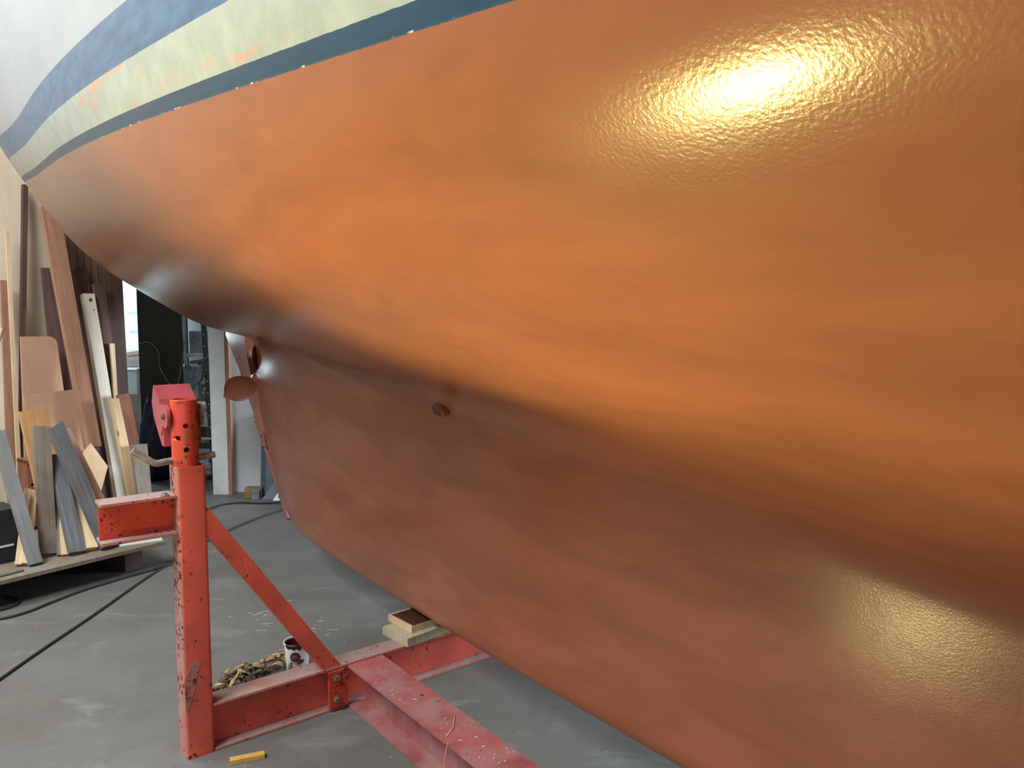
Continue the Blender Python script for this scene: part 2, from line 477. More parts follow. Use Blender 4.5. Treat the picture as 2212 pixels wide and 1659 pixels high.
# storeroom walls beyond the opening
bm = B_(); wall_piece(bm, (-5.3, 5.2, 0), (-5.3, 7.4, 0), 0, 4.6, side=-1); wall_piece(bm, (-5.3, 8.4, 0), (-5.3, 9.15, 0), 0, 4.6, side=-1)
wall_piece(bm, (-5.3, 7.4, 0), (-5.3, 8.4, 0), 0, 1.1, side=-1); wall_piece(bm, (-5.3, 7.4, 0), (-5.3, 8.4, 0), 2.3, 4.6, side=-1)  # side opening added to let the storeroom fill light in
wall_piece(bm, (-5.3, 9.15, 0), (-4.95, 9.15, 0), 0, 4.6, side=-1)
wall_piece(bm, (-4.95, 9.15, 0), (-3.95, 9.15, 0), 0, 1.15, side=-1)
wall_piece(bm, (-4.95, 9.15, 0), (-3.95, 9.15, 0), 2.5, 4.6, side=-1)
wall_piece(bm, (-3.95, 9.15, 0), (-1.2, 9.15, 0), 0, 4.6, side=-1)
wall_piece(bm, (-1.2, 9.15, 0), (-1.2, 6.4, 0), 0, 4.6, side=-1)
structure('wall_storeroom', bm, 'plaster', 'storeroom walls seen through the opening')
bm = B_()
for x in (-4.95, -4.45, -3.95): box(bm, (x, 9.2, 1.825), X, Y, Z, .05, .06, 1.35)
for z in (1.17, 2.48): box(bm, (-4.45, 9.2, z), X, Y, Z, 1.0, .06, .05)
w1 = structure('window_1', bm, 'white', 'bright storeroom window')
bm = B_(); box(bm, (-4.45, 9.22, 1.825), X, Y, Z, .98, .006, 1.3)
o = obj('pane', bm, 'sky', w1)
# white boarded jamb with its brown edge strip
bm = B_(); box(bm, (-2.345, 6.07, 1.5), X, Y, Z, .125, .09, 3.0); bevel(bm, .004)
o = structure('trim_1', bm, 'whiteboard', 'white scuffed jamb board beside the opening')
bm = B_(); box(bm, (-2.266, 6.05, 1.5), X, Y, Z, .028, .05, 3.0)
structure('trim_2', bm, 'brown', 'narrow brown wooden strip along the jamb')

# ================================================================ the boat
def ncs(x, Yv, xq):
    x = np.asarray(x, float); n = len(x); Yv = np.asarray(Yv, float); sh = Yv.shape; Yv = Yv.reshape(n, -1)
    h = np.diff(x); A = np.zeros((n, n)); Rr = np.zeros_like(Yv); A[0, 0] = A[-1, -1] = 1
    for i in range(1, n - 1):
        A[i, i - 1] = h[i - 1]; A[i, i] = 2 * (h[i - 1] + h[i]); A[i, i + 1] = h[i]
        Rr[i] = 6 * ((Yv[i + 1] - Yv[i]) / h[i] - (Yv[i] - Yv[i - 1]) / h[i - 1])
    m = np.linalg.solve(A, Rr)
    k = np.clip(np.searchsorted(x, xq, side='right') - 1, 0, n - 2)
    t = (xq - x[k])[:, None]; hk = h[k][:, None]; a = hk - t
    o = m[k] * a ** 3 / (6 * hk) + m[k + 1] * t ** 3 / (6 * hk) + (Yv[k] / hk - m[k] * hk / 6) * a + (Yv[k + 1] / hk - m[k + 1] * hk / 6) * t
    return o.reshape((len(xq),) + sh[1:])
W0 = WL0
def wl(u): return W0+TILT*u
# each station: list of (u,c,z) rows 0..12 ; rows: 0 sheer .. 3 WL .. 8 tuck .. 12 keel bottom centre
def st(u,rows,zb=.22,kc=.13,slant=None):
    w=wl(u); out=[]
    for c,dz in rows: out.append((u,c,w+dz))
    return out
def keelrows(u,ztop,zb,k0,k1,uu=None):
    # rows 9..13 : from near tuck down to bottom
    zs=[ztop, ztop*.55+zb*.45, zb+.06, zb+.012, zb]
    cs=[k0, (k0+k1)/2, k1, k1*.82, 0]
    if uu is None: uu=[u]*5
    return [(a,c,z) for a,c,z in zip(uu,cs,zs)]
def stations():
    S=[]
    def add(u,rows,ztop,k0,k1,zb=.25,uu=None):
        S.append(st(u,rows)+keelrows(u,ztop,zb,k0,k1,uu))
    # bow side (behind the camera to the right)
    add(-5.2,[(.30,1.15),(.22,.6),(.14,.25),(.10,0),(.085,-.1),(.07,-.2),(.055,-.28),(.045,-.34),(.04,-.4)],.72,.035,.03,.70)
    add(-3.6,[(.95,1.1),(.85,.6),(.74,.25),(.66,0),(.55,-.17),(.42,-.33),(.29,-.46),(.22,-.57),(.19,-.69)],.52,.17,.13,.32)
    add(-1.8,[(1.22,1.05),(1.18,.55),(1.12,.25),(1.05,0),(.92,-.17),(.73,-.35),(.52,-.52),(.42,-.65),(.335,-.78)],.60,.30,.28,.22)
    add(-.4,[(1.32,1.0),(1.30,.55),(1.26,.25),(1.20,0),(1.07,-.15),(.86,-.33),(.64,-.49),(.44,-.62),(.315,-.74)],.76,.275,.265,.22)
    add(.6,[(1.38,1.0),(1.36,.55),(1.32,.25),(1.264,0),(1.13,-.16),(.91,-.34),(.67,-.49),(.42,-.62),(.26,-.73)],.85,.211,.211,.22)
    add(1.7,[(1.41,1.0),(1.40,.55),(1.37,.25),(1.315,0),(1.18,-.18),(.95,-.36),(.69,-.51),(.42,-.62),(.26,-.71)],.90,.208,.205,.22)
    add(2.9,[(1.41,1.0),(1.40,.55),(1.37,.25),(1.30,0),(1.16,-.20),(.93,-.39),(.66,-.55),(.40,-.67),(.23,-.75)],.95,.18,.175,.22)
    add(4.0,[(1.43,1.0),(1.40,.55),(1.345,.25),(1.245,0),(1.10,-.21),(.87,-.42),(.60,-.58),(.34,-.70),(.15,-.77)],1.05,.10,.11,.22,[4.12,4.0,3.85,3.81,3.79])
    w=wl(5.0)
    te=st(5.0,[(1.40,1.0),(1.365,.55),(1.285,.25),(1.138,0),(.975,-.24),(.755,-.45),(.50,-.62),(.25,-.75),(.05,-.83)])
    te[7]=(4.95,te[7][1],te[7][2]); te[8]=(4.78,.05,1.31)
    te+= [(4.70,.03,1.03),(4.56,.03,.68),(4.28,.03,.30),(4.16,.025,.23),(4.12,0,.222)]
    S.append(te)
    return S
def aft():
    A=[]
    A.append(st(5.5,[(1.24,1),(1.18,.55),(1.07,.25),(.89,0),(.76,-.22),(.58,-.41),(.38,-.56),(.18,-.66),(0,-.69)]))
    A.append(st(5.8,[(1.00,1),(.93,.55),(.79,.25),(.58,0),(.49,-.20),(.37,-.36),(.24,-.48),(.12,-.56),(0,-.59)]))
    A.append([(u,0,wl(u)+d) for u,d in [(6.1,1),(6.06,.55),(6.03,.25),(6.0,0),(5.99,-.10),(5.98,-.19),(5.97,-.27),(5.96,-.34),(5.95,-.38)]])
    return A
def chord(top):
    d=np.diff(top[:,3,:2],axis=0); return np.concatenate([[0],np.cumsum(np.hypot(d[:,0],d[:,1]))])
SR=np.array([0,.45,.75,1.0,1.24,1.55,1.86,2.14,2.36,2.62,2.97,3.28,3.36,3.44])
def hull_mesh():
    S = np.array(stations()); A = np.array(aft()); nst = len(S)
    top = np.concatenate([S[:, :9], A]); dd = np.diff(top[:, 3, :2], axis=0); tu = np.concatenate([[0], np.cumsum(np.hypot(dd[:, 0], dd[:, 1]))])
    q1 = np.concatenate([np.linspace(tu[0], tu[2], 40, endpoint=False), np.linspace(tu[2], tu[nst - 1], 210)])
    q2 = np.linspace(tu[nst - 1], tu[-1], 60)
    N1 = np.concatenate([ncs(tu, top, q1), ncs(tu[:nst], S, q1)[:, 9:]], 1)
    T2 = ncs(tu, top, q2)
    ntop = 130
    s1 = np.concatenate([np.linspace(SR[0], SR[8], ntop), np.linspace(SR[8], SR[11], 51)[1:], np.linspace(SR[11], SR[13], 13)[1:]])
    G1 = ncs(SR, N1.transpose(1, 0, 2), s1).transpose(1, 0, 2)
    m = T2[:, 7].copy(); m[:, 1] *= -1; m2 = T2[:, 6].copy(); m2[:, 1] *= -1
    N2 = np.concatenate([T2, m[:, None], m2[:, None]], 1)
    sr2 = np.concatenate([SR[:9], [2 * SR[8] - SR[7], 2 * SR[8] - SR[6]]])
    G2 = ncs(sr2, N2.transpose(1, 0, 2), s1[:ntop]).transpose(1, 0, 2)
    G2[0] = G1[-1, :ntop]
    G2[:, :, 1] = np.maximum(G2[:, :, 1], 0); G1[:, :, 1] = np.maximum(G1[:, :, 1], 0)
    G1[:, -1, 1] = 0; G2[1:, -1, 1] = 0; G2[-1, :, 1] = 0
    return G1, G2, ntop
G1, G2, NTOP = hull_mesh()
boat = empty('sailing_yacht', B(0, 1.70, 0), 'sailing yacht with freshly painted reddish brown underwater hull, blue stripes and cream topsides', 'sailboat')
boat.rotation_euler = (0, 0, math.atan2(U.y, U.x))
def lobj(name, bm, mats, parent=boat, smooth=True):
    """mesh in the boat's own axes: x aft, y towards the near side, z up"""
    me = bpy.data.meshes.new(name); o = bpy.data.objects.new(name, me); COL.objects.link(o)
    bmesh.ops.recalc_face_normals(bm, faces=bm.faces)
    for f in bm.faces: f.smooth = bool(smooth)
    bm.to_mesh(me); bm.free()
    for m in (mats if isinstance(mats, (list, tuple)) else [mats]): me.materials.append(M[m])
    if smooth and smooth is not True: me.set_sharp_from_angle(angle=R(smooth))
    o.parent = parent
    return o
bmh = B_(); lay = bmh.faces.layers.int.new('keel')
def grid(G, split=None):
    for sg in (1, -1):
        vs = [[bmh.verts.new((p[0], p[1] * sg, p[2])) for p in row] for row in G]
        for i in range(len(G) - 1):
            for j in range(len(G[0]) - 1):
                q = [vs[i][j], vs[i + 1][j], vs[i + 1][j + 1], vs[i][j + 1]]
                try: f = bmh.faces.new(q if sg > 0 else q[::-1])
                except ValueError: continue
                f[lay] = 1 if split is not None and j >= split else 0
        if sg > 0: keep = vs
        ends.append(vs)
ends = []
grid(G1, NTOP + 12); 
# close the trailing edge of the keel and the deck
a, b = ends[0], ends[1]
for j in range(NTOP - 1, len(G1[0]) - 1):
    f = bmh.faces.new((a[-1][j], b[-1][j], b[-1][j + 1], a[-1][j + 1])); f[lay] = 1
for i in range(len(G1) - 1): bmh.faces.new((a[i][0], b[i][0], b[i + 1][0], a[i + 1][0]))
grid(G2)
a, b = ends[2], ends[3]
for i in range(len(G2) - 1):
    try: bmh.faces.new((a[i][0], b[i][0], b[i + 1][0], a[i + 1][0]))
    except ValueError: pass
bmesh.ops.remove_doubles(bmh, verts=bmh.verts, dist=.0004)
bmesh.ops.recalc_face_normals(bmh, faces=bmh.faces)
for f in bmh.faces: f.smooth = True
bmh.normal_update()
nrm = {tuple(round(c, 5) for c in v.co): v.normal.copy() for v in bmh.verts}
bmk = bmh.copy()
lk = bmk.faces.layers.int['keel']
bmesh.ops.delete(bmh, geom=[f for f in bmh.faces if f[lay] == 1], context='FACES')
bmesh.ops.delete(bmk, geom=[f for f in bmk.faces if f[lk] == 0], context='FACES')
for nm, b_ in (('hull', bmh), ('keel', bmk)):
    me = bpy.data.meshes.new(nm); b_.to_mesh(me); b_.free(); me.materials.append(M['hull'])
    me.normals_split_custom_set_from_vertices([nrm[tuple(round(c, 5) for c in v.co)] for v in me.vertices])
    o = bpy.data.objects.new(nm, me); COL.objects.link(o); o.parent = boat
    if nm == 'keel': o['label'] = 'long reddish brown keel'
# raked sternpost behind the propeller aperture
bm = B_()
pl = [(5.26, 1.42), (5.26, 1.30), (5.145, 1.195), (5.01, 1.08), (4.85, .905), (4.76, .81), (4.705, .72), (4.60, .60), (4.55, .62), (4.60, .70), (4.655, .74), (4.69, .84), (4.735, .94), (4.80, 1.07), (4.86, 1.18), (4.885, 1.264), (4.885, 1.42)]
prism(bm, [(u, -.032, z) for u, z in pl], (0, .064, 0)); bevel(bm, .022, 4, 60)
lobj('sternpost', bm, 'antigloss', smooth=50)
bm = B_(); tube(bm, [(4.745, .012, .80), (4.64, .012, .685)], .026, 16); lobj('rudder_bearing', bm, 'anti', smooth=50)
bm = B_(); tube(bm, [(4.635, .014, .675), (4.60, .014, .632)], .019, 12)
tube(bm, [(4.605, .014, .636), (4.59, .014, .62)], .026, 14)
tube(bm, [(4.595, .014, .625), (4.42, .014, .42), (4.255, .014, .235)], [.021, .021, .019], 16)
lobj('rudder_stock', bm, 'antigloss', smooth=50)
for uu, zz in ((5.03, 1.16), (4.745, .765)):
    bm = B_(); lathe(bm, [(.012, -.004), (.011, .002), (.006, .007), (0, .008)], (uu, .032, zz), (0, 1, 0), 16); lobj('bolt_head', bm, 'steel', smooth=50)
# propeller, painted like the hull
HUB = Vector((4.745, 0, 1.035))
prop = bpy.data.objects.new('propeller', None); COL.objects.link(prop); prop.parent = boat
bm = B_(); lathe(bm, [(0, -.075), (.02, -.074), (.032, -.06), (.040, -.03), (.043, 0), (.040, .035), (.030, .06), (.018, .075), (0, .08)], HUB, (1, 0, 0), 28)
lobj('hub', bm, 'antigloss', prop)
def blade(ang):
    bm = B_(); rad = Vector((0, math.cos(ang), math.sin(ang))); tan = Vector((0, -math.sin(ang), math.cos(ang)))
    nr, nc = 22, 14; rows = {}
    for side in (1, -1):
        for i in range(nr + 1):
            r = i / nr
            rr = .028 + .215 * r
            half = max(.006, .018 * (1 - r) + .084 * max(0, 1 - ((r - .56) / .445) ** 2) ** .5)
            tw = R(62) - R(38) * r
            for j in range(nc + 1):
                s = -1 + 2 * j / nc
                cam_ = .010 * (1 - s * s)
                th = .007 * (1 - r * .6) * max(0, 1 - s * s) ** .5 * (1 if r < 1 else 0)
                skew = .004 * r
                loc = rad * (rr - .018 * s * s * (r > .0)) + (tan * math.cos(tw) + Vector((1, 0, 0)) * math.sin(tw)) * (half * s - skew) + (Vector((1, 0, 0)) * math.cos(tw) - tan * math.sin(tw)) * (cam_ + side * th)
                rows[side, i, j] = bm.verts.new(HUB + loc)
    for side in (1, -1):
        for i in range(nr):
            for j in range(nc):
                bm.faces.new((rows[side, i, j], rows[side, i + 1, j], rows[side, i + 1, j + 1], rows[side, i, j + 1]))
    for j in range(nc):
        bm.faces.new((rows[1, nr, j], rows[-1, nr, j], rows[-1, nr, j + 1], rows[1, nr, j + 1]))
        bm.faces.new((rows[1, 0, j], rows[-1, 0, j], rows[-1, 0, j + 1], rows[1, 0, j + 1]))
    bmesh.ops.remove_doubles(bm, verts=bm.verts, dist=.0003)
    lobj('blade', bm, 'anti', prop, smooth=60)
for k in range(3): blade(R(-24 + 120 * k))
# water intake strainer on the near side under the bilge
IP = Vector((2.272, .234, 1.079)); IN = Vector((.062, .931, -.361)).normalized()
ia = (Vector((1, 0, .10)) - IN * Vector((1, 0, .10)).dot(IN)).normalized(); ib = IN.cross(ia)
bm = B_(); ring = []
for k in range(28):
    a = 2 * math.pi * k / 28
    ring.append(IP + ia * .042 * math.cos(a) * (1.15 if math.cos(a) > 0 else 1) + ib * .020 * math.sin(a) - IN * .006)
prism(bm, ring, IN * .019); bevel(bm, .006, 3, 50)
g = lobj('intake_strainer', bm, 'antigloss', smooth=50)
for k in range(4):
    bm = B_(); box(bm, IP + IN * .0128 + ib * (-.012 + .008 * k) + ia * .006, ia, ib, IN, .05, .0022, .0022); lobj('slot', bm, 'dark', g, smooth=False)

# ================================================================ the cradle
crad = empty('boat_cradle', B(2.5, .66, 0), 'red painted steel boat cradle with post, brace and beams under the keel', 'boat stand')
pb = B(2.5, .66, 0)
def rect_tube(bm, a, b, ax, ay, sx, sy, mats=(0, 0, 0, 0)):
    a, b, ax, ay = Vector(a), Vector(b), Vector(ax) * sx / 2, Vector(ay) * sy / 2
    fs = hexa(bm, [a - ax - ay, a + ax - ay, a + ax + ay, a - ax + ay, b - ax - ay, b + ax - ay, b + ax + ay, b - ax + ay])
    for f, m in zip(fs[2:], mats): f.material_index = m
    return fs
# square post: hollow, rounded corners; its -V side is scraped
bm = B_()
PW = .088
outer, inner = [], []
for k in range(24):
    pass
def rrect(h, r, n=5):
    pts = []
    for cx, cy, a0 in ((h - r, h - r, 0), (-h + r, h - r, 90), (-h + r, -h + r, 180), (h - r, -h + r, 270)):
        for i in range(n + 1):
            a = R(a0 + 90 * i / n); pts.append((cx + r * math.cos(a), cy + r * math.sin(a)))
    return pts
op, ip = rrect(PW / 2, .011), rrect(PW / 2 - .005, .007)
zt = .945
rings = []
for pts, z in ((op, 0), (op, zt), (ip, zt), (ip, .60)):
    rings.append([bm.verts.new(pb + U * p[0] + V * p[1] + Z * z) for p in pts])
for a, b in zip(rings[:-1], rings[1:]):
    for k in range(len(op)):
        f = bm.faces.new((a[k], a[(k + 1) % len(op)], b[(k + 1) % len(op)], b[k]))
        n_ = (op[k][0] + op[(k + 1) % len(op)][0], op[k][1] + op[(k + 1) % len(op)][1])
        f.material_index = 1 if n_[1] < -PW * .9 else 0
post = obj('post', bm, ['red', 'postside'], crad, smooth=50)
# bare scraped patch low on the front of the post
bm = B_(); prism(bm, [B(2.4562, v_, z_) for v_, z_ in ((.618, .27), (.640, .312), (.664, .318), (.668, .305), (.655, .27), (.651, .235), (.640, .205), (.628, .165), (.618, .16))], U * -.0012)
obj('scraped_patch', bm, 'postside', crad)
# round telescopic tube with pin holes
bm = B_()
tr = .0395
tb = B(2.5, .656, 0); tt = B(2.503, .654, 0)
lathe(bm, [(tr, .55), (tr, 1.152), (tr - .002, 1.154), (tr - .006, 1.154), (tr - .006, .55), (tr, .55)], tb, Z, 48)
bmesh.ops.remove_doubles(bm, verts=bm.verts, dist=1e-5)
inner_tube = obj('telescopic_tube', bm, 'redtube', crad)
CD = Vector((.49, -.87, 0)).normalized()       # the holes face the front right corner
bm = B_()
for z in (1.073, .998): tube(bm, [tb + CD * .02 + Z * z, tb + CD * .06 + Z * z], .0085, 20)
cut(inner_tube, bm)
bm = B_(); tube(bm, [tb - V * .02 - U * .03 + Z * 1.035, tb - V * .05 - U * .01 + Z * 1.035], .008, 16); cut(inner_tube, bm)
for p in inner_tube.data.polygons: p.use_smooth = True
inner_tube.data.set_sharp_from_angle(angle=R(40))
bm = B_(); box(bm, tb + CD * (tr - .0004) + Z * 1.036, CD.cross(Z), CD, Z, .005, .0015, .050)
obj('slot', bm, 'rust', inner_tube)
# swivel pad behind the tube
bm = B_()
prof = [(.150, 1.190), (.178, 1.135), (.158, 1.085), (.065, 1.003), (.036, 1.003), (.036, 1.07), (.085, 1.150)]
prism(bm, [tb + U * a + V * -.052 + Z * z for a, z in prof], V * .112); bevel(bm, .003, 2, 30)
obj('swivel_pad', bm, 'pink', crad)
for sgn in (-1, 1):
    bm = B_(); pts = []
    for k in range(15):
        a = R(-125 + 215 * k / 14); pts.append((.012 - .036 * math.cos(a), 1.10 + .036 * math.sin(a)))
    pts += [(.07, 1.135), (.095, 1.09), (.06, 1.035)]
    prism(bm, [tb + U * a + V * (sgn * .050 - .005) + Z * z for a, z in pts], V * .010); bevel(bm, .0015, 1, 40)
    e = obj('pad_ear', bm, 'pink' if sgn < 0 else 'rust', crad)
    bm = B_(); lathe(bm, [(0, -.002), (.011, 0), (.0105, .006), (.006, .009), (0, .010)], tb + U * .018 + V * sgn * .0555 + Z * 1.102, V * sgn, 14)
    obj('bolt', bm, 'rust', e, smooth=50)
# bent locking pin through the tube
bm = B_(); hz = .962
tube(bm, smoothpath([tb - V * .150 + U * .012 + Z * (hz + .042), tb - V * .115 + U * .006 + Z * (hz + .016), tb - V * .088 + Z * (hz - .002), tb - V * .05 + Z * hz, tb + V * .02 + Z * (hz + .002), tb + V * .090 + Z * (hz + .006)], 6), .0105, 14)
obj('locking_pin', bm, 'steel', crad, smooth=50)
# I beams
def ibeam(name, a, b, h, w, mats, tw=.007, tf=.009, parent=crad, side=None):
    """a,b at the underside centre line; the first material is paint, the second lies on the flange tops"""
    a, b = Vector(a), Vector(b); d = (b - a).normalized(); s = d.cross(Z).normalized(); L = (b - a).length; c = (a + b) / 2
    bm = B_()
    for z0 in (0, h - tf):
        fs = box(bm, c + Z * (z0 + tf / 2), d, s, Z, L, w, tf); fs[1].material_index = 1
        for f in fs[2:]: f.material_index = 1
    box(bm, c + Z * h / 2, d, s, Z, L, tw, h - 2 * tf)
    bmesh.ops.bevel(bm, geom=[e for e in bm.edges if e.calc_length() > L * .9], offset=.0018, segments=2, affect='EDGES')
    return obj(name, bm, mats, parent)
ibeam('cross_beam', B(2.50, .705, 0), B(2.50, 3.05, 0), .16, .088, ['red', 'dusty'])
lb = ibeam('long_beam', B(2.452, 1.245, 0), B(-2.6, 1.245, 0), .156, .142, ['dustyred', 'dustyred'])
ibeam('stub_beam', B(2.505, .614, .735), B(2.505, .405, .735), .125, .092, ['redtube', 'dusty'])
bm = B_(); lathe(bm, [(0, 0), (.013, 0), (.013, .003), (.007, .003), (.007, .010), (0, .010)], B(2.475, .585, .861), Z, 16)
obj('bolt_end', bm, 'steel', crad, smooth=50)
# end cleat with two bolts where the long beam meets the cross beam
bm = B_(); box(bm, B(2.452, 1.135, .082), V, U, Z, .072, .012, .134); bevel(bm, .0015)
cl = obj('end_cleat', bm, 'redtube', crad)
for z in (.125, .045):
    bm = B_(); lathe(bm, [(0, 0), (.016, 0), (.016, .002), (.011, .003), (.011, .011), (0, .011)], B(2.446, 1.128, z), -U, 6)
    obj('hex_bolt', bm, 'rust', cl)
# diagonal brace
bm = B_()
a, b = B(2.487, .690, .785), B(2.487, 1.125, .150)
d = (b - a).normalized(); s = U.cross(d).normalized()
rect_tube(bm, a, b, U, s, .052, .056); bevel(bm, .004, 2)
obj('brace', bm, 'red', crad)
# far post standing behind the keel
bm = B_(); box(bm, B(2.5, 2.95, .62), U, V, Z, PW, PW, .92); bevel(bm, .008, 2)
obj('post', bm, 'red', crad)

# packing under the keel
def turned_box(bm, c, ang, sx, sy, sz):
    a = (U * math.cos(ang) + V * math.sin(ang)); box(bm, c, a, Z.cross(a), Z, sx, sy, sz)
bm = B_(); turned_box(bm, B(2.535, 1.525, .1766), R(-6), .165, .235, .033); bevel(bm, .003)
o = obj('wooden_block', bm, 'mossy', origin=B(2.535, 1.525, .16)); tag(o, 'wide mossy grey wooden board lying directly on the red cross beam under the keel', 'wooden block', 'packing under the keel')
bm = B_(); turned_box(bm, B(2.565, 1.545, .2066), R(-4), .165, .19, .026); bevel(bm, .003)
o = obj('wooden_block', bm, 'pineclean', origin=B(2.565, 1.545, .193)); tag(o, 'smaller upper wooden block wedged against the keel bottom, wet with brown paint on top', 'wooden block', 'packing under the keel')
bm = B_(); turned_box(bm, B(2.56, 1.545, .2201), R(-4), .150, .172, .0012); p_ = obj('paint_film', bm, 'wetpaint', o); p_['label'] = 'glossy wet paint film'

# ================================================================ timber on the low platform
PF = Vector((-1.965, 4.23, 0))                 # front right corner of the platform top
plat = empty('low_platform', PF - D * 1.0 - N * .4, 'low plywood platform on dark bearers carrying the leaning timber', 'platform')
bm = B_(); c = PF - D * 1.05 - N * .69
box(bm, c + Z * .1395, D, N, Z, 2.1, 1.38, .020); bevel(bm, .002, 1)
obj('plywood_top', bm, 'greybrown', plat)
for k, s in enumerate((.14, 1.02, 1.95)):
    bm = B_(); box(bm, PF - D * s - N * .72 + Z * .0645, D, N, Z, .10, 1.24, .129); bevel(bm, .003, 1)
    obj('bearer', bm, 'darkwood', plat)
def plank(kind, mat, base, top, w0, w1, th, label, cat='plank', group=None, top_cut=0, round_top=False, hole=False, split_tip=None):
    base, top = Vector(base), Vector(top); ax = (top - base).normalized()
    wx = (D - ax * D.dot(ax)).normalized(); ny = ax.cross(wx)       # ny points away from the camera or to it
    lift = abs(ny.z) * th / 2 + abs(wx.z) * w0 / 2 + .001
    base = base + ax * (lift / ax.z)
    L = (top - base).length; bm = B_()
    mtx = Matrix((( wx.x, ny.x, ax.x, base.x), (wx.y, ny.y, ax.y, base.y), (wx.z, ny.z, ax.z, base.z), (0, 0, 0, 1)))
    h0, h1 = w0 / 2, w1 / 2
    out = [(-h0, 0), (h0, 0)]
    if round_top:
        for k in range(9):
            a = R(90 * k / 8); out.append((h1 - h1 * .45 * (1 - math.cos(a)), L - h1 * .45 * (1 - math.sin(a)))) 
        out.append((-h1, L))
    else: out += [(h1, L - top_cut), (-h1, L)]
    prism(bm, [(x, -th / 2, z) for x, z in out], (0, th, 0)); bevel(bm, min(.003, th * .15), 1, 30)
    o = obj(kind, bm, mat, matrix=mtx)
    if hole:
        for x, z, r in ((.008, L - .045, .015), (.016, L - .115, .006)):
            cb = B_(); tube(cb, [mtx @ Vector((x, -.2, z)), mtx @ Vector((x, .2, z))], r, 20); cut(o, cb)
    tag(o, label, cat, group or 'leaning timber')
    return o
plank('plank', 'grey', [-2.432, 3.789, .15], [-2.701, 3.945, .819], .060, .064, .03, 'leftmost weathered grey plank, leaning far over to the left at the platform front')
plank('plank', 'greybrown', [-2.457, 3.934, .15], [-2.62, 4.188, .807], .074, .082, .035, 'upright wide weathered grey plank, second from the left in the front row')
plank('plank', 'greydark', [-2.315, 3.958, .15], [-2.575, 4.225, .641], .083, .072, .03, 'dark grey plank just right of the upright wide grey plank')
plank('plank', 'pineclean', [-2.27, 4.014, .15], [-2.555, 4.315, .545], .062, .050, .03, 'pale clean pine plank between two dark grey planks in the front row', top_cut=.02)
plank('plank', 'greydark', [-2.205, 4.064, .15], [-2.53, 4.174, .801], .071, .081, .045, 'thick dark grey plank slanting down to the right, its sawn end on the platform edge', top_cut=-.03)
plank('lath', 'pineclean', [-2.51, 3.767, .15], [-2.588, 3.995, .502], .029, .026, .02, 'short narrow pale lath, left of a pair behind the leftmost grey plank', 'lath')
plank('lath', 'pine', [-2.470, 3.767, .15], [-2.595, 4.053, .479], .042, .032, .02, 'short wider pale lath, right of a pair behind the leftmost grey plank', 'lath')
plank('lath', 'greybrown', [-2.40, 3.933, .15], [-2.533, 4.138, .46], .018, .016, .015, 'very thin brownish lath just right of the upright wide grey plank', 'lath')
plank('lath', 'pineclean', [-2.367, 3.933, .15], [-2.536, 4.167, .44], .034, .021, .015, 'tapered pale lath squeezed in left of the dark grey plank', 'lath')
plank('batten', 'pinkwood', [-2.181, 4.141, .15], [-2.60, 4.381, .766], .066, .042, .025, 'long pinkish cedar batten slanting behind the thick dark grey plank', 'batten')
plank('board', 'tan', [-2.629, 4.309, .15], [-2.784, 4.386, .879], .123, .153, .025, 'short orange tan board with a square top behind the grey planks', 'board')
plank('beam', 'cream', [-2.58, 4.981, 0], [-2.89, 5.198, 1.575], .073, .075, .05, 'cream white painted beam with a round hole at its top', 'beam', hole=True)
plank('plank', 'brown', [-2.698, 4.836, .577], [-3.062, 5.101, 2.138], .094, .114, .04, 'long broad brown plank leaning up under the boat stern, standing on a dark crate')
plank('board', 'mahog', [-2.745, 5.179, 0], [-3.008, 5.291, 1.747], .138, .134, .02, 'dark mahogany board right of the long brown plank, in front of the grooved panelling', 'board')
plank('board', 'mahog', [-2.937, 5.10, .15], [-3.105, 5.161, 1.75], .226, .127, .02, 'dark mahogany board left of the long brown plank, against the plywood wall', 'board')
plank('timber_post', 'mahog', [-2.663, 5.221, 0], [-2.856, 5.277, 1.648], .056, .071, .04, 'reddish dark timber with a rounded top corner, right of the cream beam', 'timber', round_top=True)
plank('lath', 'pineclean', [-2.693, 5.15, 0], [-2.761, 5.245, 1.24], .026, .028, .02, 'pale narrow lath on the front of the thick dark brown post', 'lath')
plank('timber_post', 'darkwood', [-2.783, 5.348, 0], [-2.863, 5.469, 1.882], .13, .123, .06, 'thick dark brown post at the right end of the timber, beside the storeroom opening', 'timber')
plank('board', 'pine', [-2.365, 4.752, 0], [-2.585, 4.904, .89], .069, .047, .04, 'knotty pine board just right of the cream beam', 'board')
plank('board', 'redwood', [-2.426, 5.02, 0], [-2.633, 5.108, .90], .06, .077, .03, 'reddish brown board behind the knotty pine board', 'board')
plank('board', 'greybrown', [-2.31, 4.734, 0], [-2.417, 4.862, .599], .075, .102, .03, 'short grey brown weathered board at the right end of the timber, beside the red post', 'board')
plank('batten', 'darkwood', [-3.184, 4.827, .15], [-3.202, 5.081, 2.285], .026, .030, .035, 'tall thin dark brown batten reaching up to the boat stern', 'batten')
plank('lath', 'pineclean', [-3.131, 4.757, .15], [-3.25, 4.949, 1.969], .023, .019, .02, 'tall thin pale lath left of the dark brown batten', 'lath')
plank('board', 'brown', [-3.185, 4.774, .15], [-3.272, 4.935, 1.655], .071, .048, .02, 'narrow brown board at the left edge, behind the tall pale lath', 'board')
plank('plywood_sheet', 'plytan', [-2.963, 4.824, .15], [-3.056, 4.908, 1.295], .322, .21, .018, 'upright pinkish plywood sheet with one rounded corner beside the dark brown batten', 'plywood sheet', round_top=True)
plank('plywood_sheet', 'plytan', [-2.819, 4.752, .15], [-2.949, 4.817, .944], .432, .298, .02, 'lower wide plywood sheet in front of the one with the rounded corner', 'plywood sheet')
